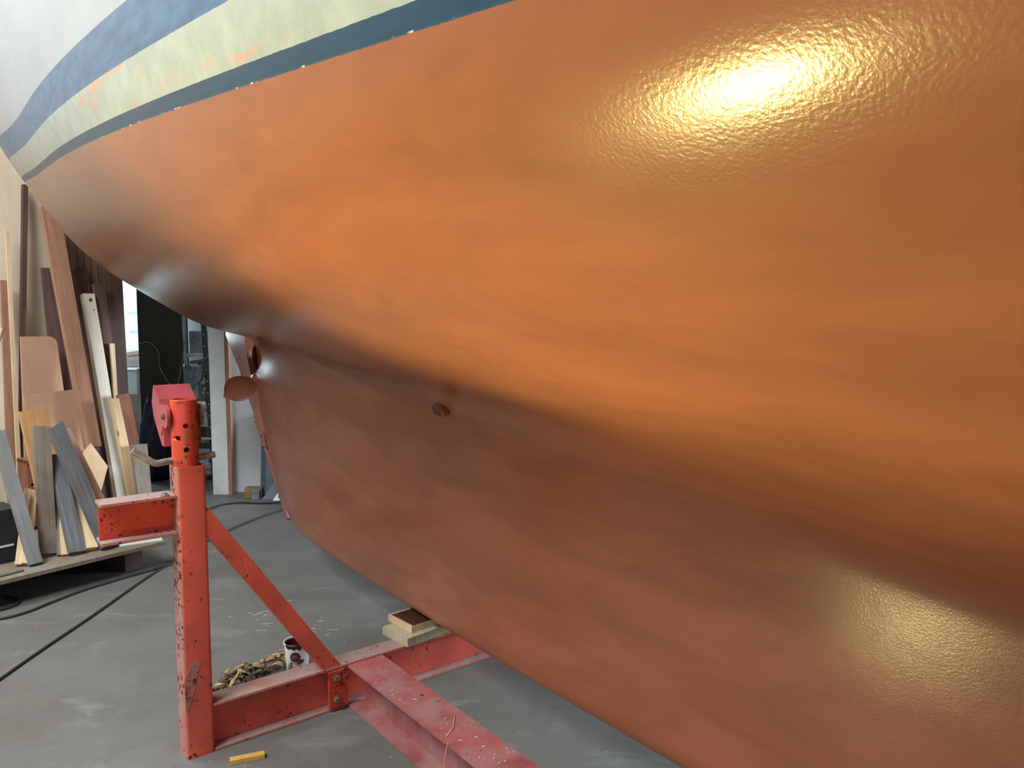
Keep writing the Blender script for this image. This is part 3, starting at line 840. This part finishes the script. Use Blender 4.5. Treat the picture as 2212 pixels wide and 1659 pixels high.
# grooved panelling: one sheet with grooves
o = plank('panelling_sheet', 'panelling', [-2.898, 5.309, 0], [-3.025, 5.369, 2.113], .21, .338, .012, 'tall grooved brown panelling sheet behind the leaning beams', 'panelling')
bm = B_(); bm.from_mesh(o.data)
for k in range(7):
    f = -.5 + (k + .7) / 7
    x0, x1 = .21 * f, .338 * f; L = 2.1
    hexa(bm, [(x0 - .002, s * .0075, .02) if i in (0, 3) else (x0 + .002, s * .0075, .02) for i, s in ((0, -1), (1, -1), (2, 1), (3, 1))] + [(x1 - .002, s * .0075, L) if i in (0, 3) else (x1 + .002, s * .0075, L) for i, s in ((0, -1), (1, -1), (2, 1), (3, 1))], 1)
bm.to_mesh(o.data); bm.free(); o.data.materials.append(M['darkwood'])
# round stick
bm = B_(); tube(bm, [(-3.33, 4.30, .18), (-3.06, 4.57, 1.353)], [.0125, .0115], 14)
o = obj('dowel', bm, 'pineclean', origin=(-3.33, 4.30, .18), smooth=50); tag(o, 'round pale dowel leaning to the right at the left edge', 'dowel')
# sheet of mdf set on its corner
P_ = [Vector(p) for p in ([-2.65, 4.733, .627], [-2.556, 4.742, .48], [-2.537, 4.5, .162], [-2.634, 4.437, .252], [-2.671, 4.655, .561])]
pn = (P_[1] - P_[0]).cross(P_[3] - P_[0]).normalized()
P_ = [p - pn * (p - P_[0]).dot(pn) for p in P_]
bm = B_(); prism(bm, P_, -N * .014); bevel(bm, .001, 1)
o = obj('fibreboard_offcut', bm, 'mdf', origin=P_[2]); tag(o, 'tan fibreboard offcut standing on its corner like a diamond behind the pinkish batten', 'offcut')
# dark crate that carries the long brown plank
cr = empty('crate', PF - D * .20 - N * .915 + Z * .15, 'dark wooden crate at the back of the platform under the long brown plank', 'crate')
cc = PF - D * .20 - N * .915
for k, z in enumerate((.23, .36, .49)):
    for s in (-1, 1):
        bm = B_(); box(bm, cc - N * s * .062 + Z * z, D, N, Z, .32, .016, .115); bevel(bm, .002, 1); obj('slat', bm, 'redwood', cr)
for s in (-1, 1):
    bm = B_(); box(bm, cc + D * s * .168 + Z * .36, D, N, Z, .016, .14, .42); bevel(bm, .002, 1); obj('end_board', bm, 'redwood', cr)
bm = B_(); box(bm, cc + Z * .562, D, N, Z, .352, .15, .022); bevel(bm, .002, 1); obj('top_board', bm, 'redwood', cr)
# black bin at the left edge
bn = PF - D * .735 - N * .375 + Z * .151
bx = empty('storage_bin', bn, 'black plastic bin with a white stripe at the left edge of the platform', 'bin')
bm = B_(); a = [bn + D * x * .085 + N * y * .095 for x, y in ((-1, -1), (1, -1), (1, 1), (-1, 1))]
hexa(bm, a + [p + (p - bn) * .12 + Z * .28 for p in a]); bevel(bm, .012, 3); obj('body', bm, 'blackrubber', bx, smooth=50)
bm = B_(); box(bm, bn + N * .1008 + Z * .09, D, N, Z, .13, .004, .010); o = obj('stripe', bm, 'white', bx); o['label'] = 'white stripe'
bm = B_(); box(bm, bn - D * .03 - N * .16 + Z * .165, D, N, Z, .11, .07, .33); bevel(bm, .003, 1)
o = obj('wooden_block', bm, 'pineclean', origin=bn - D * .03 - N * .16); tag(o, 'pale wooden block sticking up behind the black bin', 'wooden block')
# odds and ends on the platform
bm = B_(); box(bm, PF - D * .10 - N * .10 + Z * .1535, (D + N * .35).normalized(), Z.cross((D + N * .35).normalized()), Z, .22, .10, .006); bevel(bm, .002, 1)
o = obj('board_offcut', bm, 'whiteboard', origin=PF - D * .10 - N * .10 + Z * .15); tag(o, 'white stained board offcut lying on the right end of the platform', 'offcut')
for k, (s, n_, sz) in enumerate(((.22, .20, .05), (.16, .30, .062))):
    p = PF - D * s - N * n_ + Z * .15
    bm = B_(); box(bm, p + Z * sz / 2, D, N, Z, sz, sz * .8, sz); bevel(bm, .003, 1)
    o = obj('wooden_block', bm, 'pine' if k == 0 else 'greybrown', origin=p)
    tag(o, ['small pale wooden block on the platform under the red stub beam', 'small grey brown block at the right end of the platform behind the pale block'][k], 'wooden block')
bm = B_(); p = PF - D * .86 - N * .075 + Z * .1515
pts = [p + D * x + N * y for x, y in ((-.16, .01), (-.05, -.02), (.16, -.012), (.15, .012), (.02, .022), (-.08, .015))]
prism(bm, pts, Z * .007)
o = obj('wood_splinter', bm, 'greydark', origin=p); tag(o, 'flat grey wood splinter lying on the platform edge', 'splinter')

# ================================================================ floor things
def cable(pts, r, label, k=8):
    bm = B_(); tube(bm, smoothpath(pts, k), r, 10)
    o = obj('cable', bm, 'blackrubber', origin=pts[0], smooth=True); tag(o, label, 'cable', 'cables on the floor')
cable([(-1.99, 1.9, .0065), (-1.996, 2.852, .0065), (-1.995, 3.148, .0065), (-1.986, 3.492, .0065), (-1.985, 4.0, .0065), (-1.965, 4.35, .0065), (-1.925, 4.735, .0065), (-1.86, 5.063, .0065), (-1.72, 5.45, .0065), (-1.50, 5.75, .0065)], .0058, 'black cable running straight across the floor past the red post')
cable([(-2.56, 3.41, .007), (-2.399, 3.452, .007), (-2.323, 3.538, .007), (-2.284, 3.658, .007), (-2.225, 3.82, .007), (-2.12, 4.0, .007), (-1.93, 4.30, .007), (-1.93, 4.55, .007), (-2.20, 5.20, .007), (-2.228, 5.60, .007), (-2.089, 5.72, .007), (-1.937, 5.70, .007), (-1.78, 5.74, .007), (-1.55, 5.86, .007)], .006, 'black cable curving along the foot of the platform')
cable([(-2.62, 3.46, .007), (-2.50, 3.53, .007), (-2.44, 3.62, .007), (-2.47, 3.70, .007), (-2.56, 3.74, .007)], .007, 'short black cable loop at the left edge under the platform')
# paint bucket
bp = Vector((-.868, 2.965, 0))
bu = empty('paint_bucket', bp, 'small white plastic tub of brown paint with a brown round label behind the red beam', 'bucket')
bm = B_()
lathe(bm, [(0, 0), (.041, 0), (.0435, .004), (.0465, .06), (.0495, .104), (.0525, .106), (.0535, .110), (.0525, .114), (.0500, .114), (.0485, .108), (.0455, .06), (.0425, .030), (0, .028)], bp, Z, 48)
obj('tub', bm, 'white', bu, smooth=40)
bm = B_(); lathe(bm, [(0, .066), (.0455, .066), (.0455, .068), (0, .068)], bp, Z, 40); obj('paint', bm, 'paintin', bu, smooth=40)
bm = B_(); lathe(bm, [(.0455, .060), (.0485, .107), (.0480, .107), (.0450, .060)], bp, Z, 48); obj('paint_coat', bm, 'paintin', bu, smooth=40)
bm = B_(); seg = 30                # run of paint round the front of the rim
ring0 = []
for k in range(seg + 1):
    a = R(-128 + 135 * k / seg); h = .1005 - .010 * abs(math.sin(k * .55)) * (1 - abs(k / seg - .5) * 1.2)
    dirv = Vector((math.cos(a), math.sin(a), 0))
    ring0.append((bp + dirv * .0492 + Z * .1135, bp + dirv * .0512 + Z * .1147, bp + dirv * .0530 + Z * .1143, bp + dirv * .0544 + Z * .111, bp + dirv * .0541 + Z * .1055, bp + dirv * (.0505 + .0006) + Z * .1035, bp + dirv * (.0497 + .0006) + Z * h))
vs = [[bm.verts.new(p) for p in r] for r in ring0]
for a, b in zip(vs[:-1], vs[1:]):
    for i in range(6): bm.faces.new((a[i], b[i], b[i + 1], a[i + 1]))
obj('paint_run', bm, 'paintin', bu, smooth=True)
# printed label: round brown disc with lettering, and almonds below
view = math.atan2(-bp.y, -bp.x) - R(3)
def on_tub(x, z, off):
    r = .0435 + (.0495 - .0435) * z / .104 + off; a = view + x / r
    return bp + Vector((math.cos(a), math.sin(a), 0)) * r + Z * z
def patch(name, outline, off, mat, parent):
    bm = B_(); cx = sum(p[0] for p in outline) / len(outline); cz = sum(p[1] for p in outline) / len(outline)
    c = bm.verts.new(on_tub(cx, cz, off)); rings = []
    for q in (.5, 1.0): rings.append([bm.verts.new(on_tub(cx + (x - cx) * q, cz + (z - cz) * q, off)) for x, z in outline])
    n = len(outline)
    for k in range(n):
        bm.faces.new((c, rings[0][k], rings[0][(k + 1) % n])); bm.faces.new((rings[0][k], rings[1][k], rings[1][(k + 1) % n], rings[0][(k + 1) % n]))
    return obj(name, bm, mat, parent)
ell = lambda cx, cz, a, b, rot=0, n=28, p=1: [(cx + a * math.cos(t) * math.cos(rot) - b * math.sin(t) * math.sin(rot), cz + a * math.cos(t) * math.sin(rot) + b * math.sin(t) * math.cos(rot)) for t in [2 * math.pi * k / n for k in range(n)]]
patch('label_disc', ell(-.006, .063, .0205, .0215), .0006, 'labelbrown', bu)
patch('almond', ell(.010, .042, .021, .0088, R(10)), .0011, 'labelbrown2', bu)
patch('almond', ell(-.022, .039, .0065, .0042, R(-20)), .0011, 'labelbrown2', bu)
patch('almond_slice', [(-.014, .043), (-.003, .045), (.0, .040), (.008, .030), (-.004, .034)], .0014, 'labelpale', bu)
# two rows of small worn print on the disc
bm = B_(); rnd = random.Random(4)
for zc, n, h, w in ((.070, 4, .0085, .0058), (.0605, 6, .0055, .0046)):
    for k in range(n):
        x = -.006 + (k - (n - 1) / 2) * w
        for dx, dz, sx, sz in ((-w * .28, 0, .0008, h), (w * .2 * rnd.choice((-1, 1)), rnd.choice((-1, 0, 1)) * h * .4, w * .5, .0009), (w * .22, rnd.choice((-.2, 0, .2)) * h, .0008, h * rnd.uniform(.5, 1))):
            q = [bm.verts.new(on_tub(x + dx + i * sx / 2, zc + dz + j * sz / 2, .0010)) for i, j in ((-1, -1), (1, -1), (1, 1), (-1, 1))]
            bm.faces.new(q)
obj('lettering', bm, 'labelpale', bu)
# pile of torn paint stained tape behind the beam
bm = B_(); rnd = random.Random(3)
for k in range(46):
    s = rnd.random()
    c = B(2.845 + rnd.uniform(-.05, .05) + .05 * s, .80 + .36 * s, .012 + rnd.random() * .03 * (1 - abs(s - .4)))
    a = rnd.uniform(0, 2 * math.pi); L = rnd.uniform(.05, .13) * (1 - .3 * s); w = rnd.uniform(.008, .022)
    d = Vector((math.cos(a), math.sin(a), rnd.uniform(-.1, .7))).normalized(); sd = d.cross(Z).normalized()
    curl = rnd.uniform(-3, 3); pts = []
    vs = []
    for i in range(9):
        t = i / 8 - .5
        p = c + d * t * L + Z * (.022 * math.cos(t * curl * 2)) + sd * .012 * math.sin(t * curl * 3)
        p.z = max(p.z, .004 + .002 * (k % 3))
        tw = curl * t * 1.5
        e = (sd * math.cos(tw) + Z * math.sin(tw)) * w / 2
        q0, q1 = p - e, p + e; q0.z = max(q0.z, .002); q1.z = max(q1.z, .002)
        vs.append((bm.verts.new(q0), bm.verts.new(q1)))
    mi = 1 if rnd.random() < .55 else 0
    for i in range(8): bm.faces.new((vs[i][0], vs[i][1], vs[i + 1][1], vs[i + 1][0])).material_index = mi
o = obj('tape_scraps', bm, ['tape', 'tapedark'], origin=B(2.86, .95, 0), smooth=True)
sm = o.modifiers.new('thickness', 'SOLIDIFY'); sm.thickness = .0012
tag(o, 'pile of torn paint stained masking tape on the floor behind the red beam', 'tape scraps', kind='stuff')
bm = B_(); box(bm, (-.845, 2.315, .008), Vector((.93, .36, 0)).normalized(), Vector((-.36, .93, 0)).normalized(), Z, .105, .024, .014); bevel(bm, .002, 1)
o = obj('wooden_stick', bm, 'yellowwood', origin=(-.845, 2.315, 0)); tag(o, 'short yellow wooden stick on the floor in front of the red post', 'stick')
# stray bristles and fibres on the beam and the floor
bm = B_(); rnd = random.Random(11)
for k in range(70):
    if k < 38:
        p = B(rnd.uniform(1.2, 2.35), 1.245 + rnd.uniform(-.06, .06), .157); L = rnd.choice((.004, .006, .01, .016))
    else:
        p = B(rnd.uniform(2.7, 3.6), rnd.uniform(1.1, 1.45), .0015); L = rnd.choice((.012, .02, .03, .05))
    a = rnd.uniform(-.4, 1.0); d = Vector((math.cos(a), math.sin(a), 0))
    tube(bm, [p - d * L / 2, p + Z * .0006, p + d * L / 2], .0009 if k >= 38 else .0011, 5)
tube(bm, [B(1.83, 1.19, .160), B(1.86, 1.235, .161), B(1.93, 1.29, .159)], .0009, 5)
tube(bm, smoothpath([B(1.80, 1.177, .158), B(1.80, 1.165, .12), B(1.81, 1.165, .06), B(1.83, 1.172, .02)], 5), .0007, 5)
o = obj('bristles', bm, 'fibre', origin=B(2.2, 1.3, 0), smooth=True); tag(o, 'pale straw bristles scattered over the long beam and the floor', 'bristles', kind='stuff')
# halogen work lamp, out of the frame at the lower left, shining up at the hull
wl_ = empty('work_lamp', (LAMP.x, LAMP.y, 0), 'halogen work lamp on the floor shining up at the hull', 'work lamp')
lx = LDIR.cross(Z).normalized(); ly = lx.cross(LDIR)
bm = B_(); c = LAMP - LDIR * .035
for s, ax_, sx_, sy_ in ((1, lx, .006, .13), (-1, lx, .006, .13)): box(bm, c + ax_ * s * .09, lx, ly, LDIR, .006, .13, .08)
for s in (1, -1): box(bm, c + ly * s * .062, lx, ly, LDIR, .18, .006, .08)
box(bm, c - LDIR * .038, lx, ly, LDIR, .18, .13, .006); obj('housing', bm, 'blackplastic', wl_)
bm = B_(); box(bm, LAMP - LDIR * .004, lx, ly, LDIR, .168, .118, .004); obj('glass', bm, 'lampglass', wl_)
bm = B_(); hp = Vector((LDIR.x, LDIR.y, 0)).normalized()
for s in (-1, 1):
    tube(bm, [LAMP - LDIR * .03 + lx * s * .10, Vector((LAMP.x, LAMP.y, .012)) + lx * s * .10 - hp * .08, Vector((LAMP.x, LAMP.y, .012)) + lx * s * .10 + hp * .10], .008, 8)
tube(bm, [Vector((LAMP.x, LAMP.y, .012)) - lx * .10 + hp * .10, Vector((LAMP.x, LAMP.y, .012)) + lx * .10 + hp * .10], .008, 8)
obj('stand', bm, 'blackplastic', wl_, smooth=50)

# ================================================================ the storeroom
def slab(name, c, ax, sx, sy, sz, mat, label, cat, lean=0, bev=.003, group=None):
    ax = Vector(ax).normalized(); ay = Z.cross(ax); az = (Z * math.cos(R(lean)) + ay * math.sin(R(lean))).normalized(); ay2 = az.cross(ax)
    bm = B_(); c = Vector(c); box(bm, c + az * sz / 2, ax, ay2, az, sx, sy, sz)
    if bev: bevel(bm, bev, 1)
    o = obj(name, bm, mat, origin=c); tag(o, label, cat, group); return o
slab('dark_board', (-3.165, 6.9, 0), (1, 0, 0), .44, .03, 1.95, 'darkpanel', 'tall dark grey brown board standing in the storeroom opening', 'board')
# cords hanging over the dark board
for pts, lab in (([(-3.36, 6.872, 1.19), (-3.28, 6.866, 1.20), (-3.20, 6.864, 1.12), (-3.19, 6.866, .98), (-3.12, 6.866, .84), (-3.06, 6.862, .80)], 'thin grey cord hanging in a loop on the left of the dark board'),
                 ([(-2.965, 6.86, 1.12), (-2.99, 6.862, .98), (-3.03, 6.864, .82), (-2.99, 6.86, .80), (-2.95, 6.855, .83), (-2.93, 6.85, .84)], 'thin grey cord with a white plug hanging at the right edge of the dark board')):
    bm = B_(); tube(bm, smoothpath(pts, 8), .005, 8); o = obj('cord', bm, 'steel', origin=pts[0], smooth=True); tag(o, lab, 'cord', 'cords on the dark board')
# blue bag, tied at the top
bm = B_(); rnd = random.Random(5); bc = Vector((-3.13, 6.62, 0))
prof = [(0, 0), (.10, .005), (.135, .08), (.14, .22), (.125, .40), (.10, .56), (.075, .68), (.045, .76), (.02, .79), (0, .80)]
lathe(bm, prof, bc, Z, 40)
bmesh.ops.subdivide_edges(bm, edges=bm.edges, cuts=1, use_grid_fill=True)
for v_ in bm.verts:
    a = math.atan2(v_.co.y - bc.y, v_.co.x - bc.x); k = .012 * math.sin(5 * a + v_.co.z * 9) + .008 * math.sin(11 * a - v_.co.z * 21)
    v_.co += Vector((math.cos(a), math.sin(a), 0)) * k * min(1, v_.co.z * 6)
o = obj('plastic_bag', bm, 'bluebag', origin=bc, smooth=True); tag(o, 'tall dark blue plastic bag in front of the dark board, behind the red pad', 'bag')
# storage rack
rk = empty('storage_rack', (-2.72, 6.62, 0), 'black and grey slotted steel storage rack left of the white jamb', 'rack')
for x, y, m in ((-2.80, 6.50, 'alu'), (-2.635, 6.50, 'blackplastic'), (-2.80, 6.92, 'alu'), (-2.635, 6.92, 'blackplastic')):
    bm = B_()
    dx = .055 if m == 'blackplastic' else .02
    a, b = Vector((x + dx, y, 0)), Vector((x - dx * .4, y, 2.0)); w = .036 if m == 'blackplastic' else .02
    rect_tube(bm, a, b, X, Y, w, .03); u_ = obj('upright', bm, m, rk)
    if y < 6.6 and m == 'blackplastic':
        for k in range(16):
            p = a.lerp(b, .14 + k * .05); bm = B_(); disc(bm, p - Y * .0155, Y, .005, .002, 10); obj('hole', bm, 'whiteboard', u_)
for z in (.08, .28, .50, .66, .87, 1.10):
    bm = B_(); box(bm, (-2.70, 6.71, z), X, Y, Z, .20, .44, .016); box(bm, (-2.70, 6.492, z), X, Y, Z, .20, .006, .03); obj('shelf', bm, 'alu', rk)
def item(name, x, z, sx, sz, mat, label, cat, y=6.55, sy=.12):
    return slab(name, (x, y, z), X, sx, sy, sz, mat, label, cat, bev=.004)
def bottle(x, z, r, h, mat, label, name='bottle', y=6.54):
    bm = B_(); c = Vector((x, y, z)); t = empty(name, c, label, 'bottle', 'bottles in the storeroom')
    lathe(bm, [(0, 0), (r, 0), (r, h * .62), (r * .85, h * .72), (r * .38, h * .82), (r * .36, h * .9), (0, h * .9)], c, Z, 24); obj('body', bm, mat, t, smooth=40)
    bm = B_(); lathe(bm, [(r * .42, h * .89), (r * .42, h), (0, h)], c, Z, 18); obj('cap', bm, 'white', t, smooth=40)
item('toolbox', -2.70, 1.118, .11, .19, 'greypl', 'grey box on the top shelf of the rack', 'box')
item('carton', -2.725, .878, .06, .075, 'cardboard', 'small brown carton under the grey plastic on the rack', 'carton')
item('paper_stack', -2.69, .670, .11, .035, 'paper', 'stack of white papers on the middle shelf of the rack', 'paper stack')
item('book', -2.685, .706, .09, .022, 'mahog', 'dark book lying on the white papers', 'book')
bottle(-2.655, .670, .024, .15, 'green', 'green bottle beside the white papers on the rack')
bottle(-2.665, .508, .028, .13, 'clearbox', 'clear bottle on the shelf below the green bottle')
bottle(-2.72, .508, .022, .12, 'green', 'second green bottle, lower and further left on the rack')
item('storage_tray', -2.67, .288, .13, .055, 'blackplastic', 'black tray on the lower shelf of the rack', 'tray')
item('metal_tray', -2.66, .345, .12, .02, 'alu', 'shallow shiny metal tray lying on the black tray', 'tray')
bm = B_(); c = Vector((-2.625, 6.44, .388)); tube(bm, [c - X * .06, c, c + X * .05], [.012, .014, .010], 12)
o = obj('brush_handle', bm, 'yellowwood', origin=c, smooth=50); 
bm = B_(); rnd = random.Random(2)
item('jar', -2.59, .088, .05, .13, 'clearbox', 'square grey jar on the bottom shelf of the rack', 'jar', sy=.05)
item('red_tray', -2.655, .0895, .10, .02, 'redtube', 'flat red tray on the bottom shelf of the rack', 'tray', y=6.52, sy=.06)
tag(o, 'yellow wooden brush handle sticking out of the rack', 'brush')
# draped grey plastic
gd = B_(); n1, n2 = 12, 14; vs = []
for i in range(n1 + 1):
    row = []
    for j in range(n2 + 1):
        s, t = i / n1, j / n2
        row.append(gd.verts.new(Vector((-2.80 + .15 * s, 6.475 - .012 * math.sin(s * 17 + t * 3) - .01 * t, 1.03 - .02 * math.sin(s * 3.1) - (.12 + .15 * (1 - s)) * t))))
    vs.append(row)
for i in range(n1):
    for j in range(n2): gd.faces.new((vs[i][j], vs[i + 1][j], vs[i + 1][j + 1], vs[i][j + 1]))
o = obj('plastic_sheet', gd, 'greypl', origin=(-2.73, 6.47, .9), smooth=True); sm = o.modifiers.new('thickness', 'SOLIDIFY'); sm.thickness = .004
tag(o, 'crumpled grey blue plastic sheet draped over the rack shelf', 'plastic sheet')
# workbench with boxes under the bright window
wb = empty('workbench', (-4.25, 8.75, 0), 'cluttered bench under the bright storeroom window', 'workbench')
bm = B_(); box(bm, (-4.25, 8.75, .93), X, Y, Z, 1.3, .55, .04); obj('top', bm, 'greybrown', wb)
for x in (-4.82, -3.68):
    for y in (8.53, 8.97): bm = B_(); box(bm, (x, y, .455), X, Y, Z, .06, .06, .91); obj('leg', bm, 'greybrown', wb)
bm = B_(); box(bm, (-4.25, 8.75, .42), X, Y, Z, 1.2, .5, .02); obj('lower_shelf', bm, 'greybrown', wb)
def carton(z, label):
    c = Vector((-4.215, 8.70, z)); t = empty('carton', c, label, 'carton', 'printed cartons')
    bm = B_(); box(bm, c + Z * .105, X, Y, Z, .27, .16, .21); bevel(bm, .003, 1); obj('box', bm, 'paper', t)
    for x in (.005, .07):
        bm = B_(); disc(bm, c + Vector((x, -.0805, .165)), -Y, .036, .001, 24); obj('printed_circle', bm, 'lilac', t)
    bm = B_(); box(bm, c + Vector((-.01, -.0806, .06)), X, Y, Z, .22, .001, .03); obj('printed_band', bm, 'bluish', t)
carton(1.21, 'lower pale blue carton with two lilac circles in front of the storeroom window')
carton(1.422, 'upper pale blue carton with two lilac circles, stacked on the other')
slab('wooden_block', (-4.30, 8.70, .951), X, .30, .16, .06, 'greybrown', 'grey brown wooden block on the storeroom bench', 'wooden block')
slab('wooden_block', (-4.24, 8.68, 1.012), (1, 0, .16), .26, .14, .045, 'greybrown', 'tilted wooden block on top of the block on the storeroom bench', 'wooden block')
slab('carton', (-4.22, 8.70, 1.075), X, .34, .18, .134, 'paper', 'plain white carton carrying the two printed cartons', 'carton')
bm = B_(); c = Vector((-4.20, 8.32, .60)); bxx = empty('clear_box', c, 'clear plastic box below the bench top in the storeroom', 'box')
bm = B_(); box(bm, c + Z * .13, X, Y, Z, .24, .18, .26); bevel(bm, .008, 2); obj('body', bm, 'clearbox', bxx)
bm = B_(); box(bm, c + Z * .268, X, Y, Z, .26, .20, .016); bevel(bm, .003, 1); obj('lid', bm, 'white', bxx)
slab('shelf_cabinet', (-4.2, 8.34, 0), X, .5, .24, .598, 'greybrown', 'low brown cabinet under the clear plastic box', 'cabinet')
bottle(-4.01, 8.3 * 0 + .599, .035, .2, 'bluepl', 'blue bottle beside the clear plastic box', y=8.30)

# ================================================================ sheets and metal against the back wall
bd = Vector((1, .12, 0)).normalized(); bn_ = Vector((bd.y, -bd.x, 0))
def lean_sheet(name, x0, w, h, off, mat, label, cat, th=.012, poly=None, lean=9):
    """sheet whose foot stands off the back wall and whose top leans on it"""
    base = A0 + bd * x0 + bn_ * off
    az = (Z * math.cos(R(lean)) - bn_ * math.sin(R(lean))).normalized(); ay = az.cross(bd)
    poly = poly or [(0, 0), (w, 0), (w, h), (0, h)]
    bm = B_(); prism(bm, [base + bd * p[0] + az * p[1] for p in poly], ay * th)
    bevel(bm, .0015, 1); o = obj(name, bm, mat, origin=base); tag(o, label, cat, 'sheets leaning on the back wall'); return o
lean_sheet('sheet', .415, .42, .715, .150, 'mahog', 'dark brown sheet showing only its top edge behind the slate sheets', 'sheet', lean=11)
lean_sheet('sheet', .395, .45, .655, .176, 'slate', 'tall slate blue sheet leaning on the back wall', 'sheet', lean=11)
lean_sheet('sheet', .44, .40, .545, .205, 'slate2', 'grey blue sheet in front of the tall slate sheet', 'sheet', lean=11)
lean_sheet('sheet', .43, .30, .3, .29, 'slate2', 'low triangular grey offcut in front of the sheets', 'sheet', lean=24, poly=[(0, 0), (.3, 0), (.3, .26), (.12, .19)])
lean_sheet('sheet', .52, .30, .3, .34, 'alu', 'lowest pale grey triangular offcut beside the metal tubes', 'sheet', lean=30, poly=[(0, 0), (.35, 0), (.35, .24), (.1, .19)])
c = A0 + bd * .345 + bn_ * .17
slab('carton', c, bd, .13, .08, .075, 'cardboard', 'small brown carton on the floor at the foot of the slate sheet', 'carton')
c = A0 + bd * .375 + bn_ * .25
slab('tin', c, bd, .055, .05, .07, 'alu', 'small grey tin in front of the brown carton', 'tin', bev=.006)
for k, (dx, off, lab) in enumerate(((.60, .42, 'left square metal tube of the three leaning against the back wall'), (.66, .50, 'middle square metal tube of the three leaning against the back wall'), (.74, .52, 'right square metal tube of the three leaning against the back wall'))):
    a = A0 + bd * dx + bn_ * off + Z * .028; b = a + bd * .20 - bn_ * .18 + Z * .30
    ax_ = (b - a).normalized(); s1 = ax_.cross(Z).normalized(); s2 = s1.cross(ax_)
    bm = B_()
    for s, q in ((s1, s2), (-s1, s2), (s2, s1), (-s2, s1)):
        box(bm, (a + b) / 2 + s * .022, ax_, s, ax_.cross(s), (b - a).length, .003, .047)
    o = obj('metal_tube', bm, 'alu', origin=a); tag(o, lab, 'metal tube', 'square metal tubes')
c = A0 + bd * .86 + bn_ * .66
bm = B_(); prism(bm, [c + Vector((-.05, 0, 0)), c + Vector((.06, .0, 0)), c + Vector((.05, .0, .10)), c + Vector((.005, 0, .13))], Vector((.01, .07, 0))); bevel(bm, .004, 1)
o = obj('black_foot', bm, 'blackplastic', origin=c); tag(o, 'black wedge shaped foot on the floor behind the keel end', 'foot')
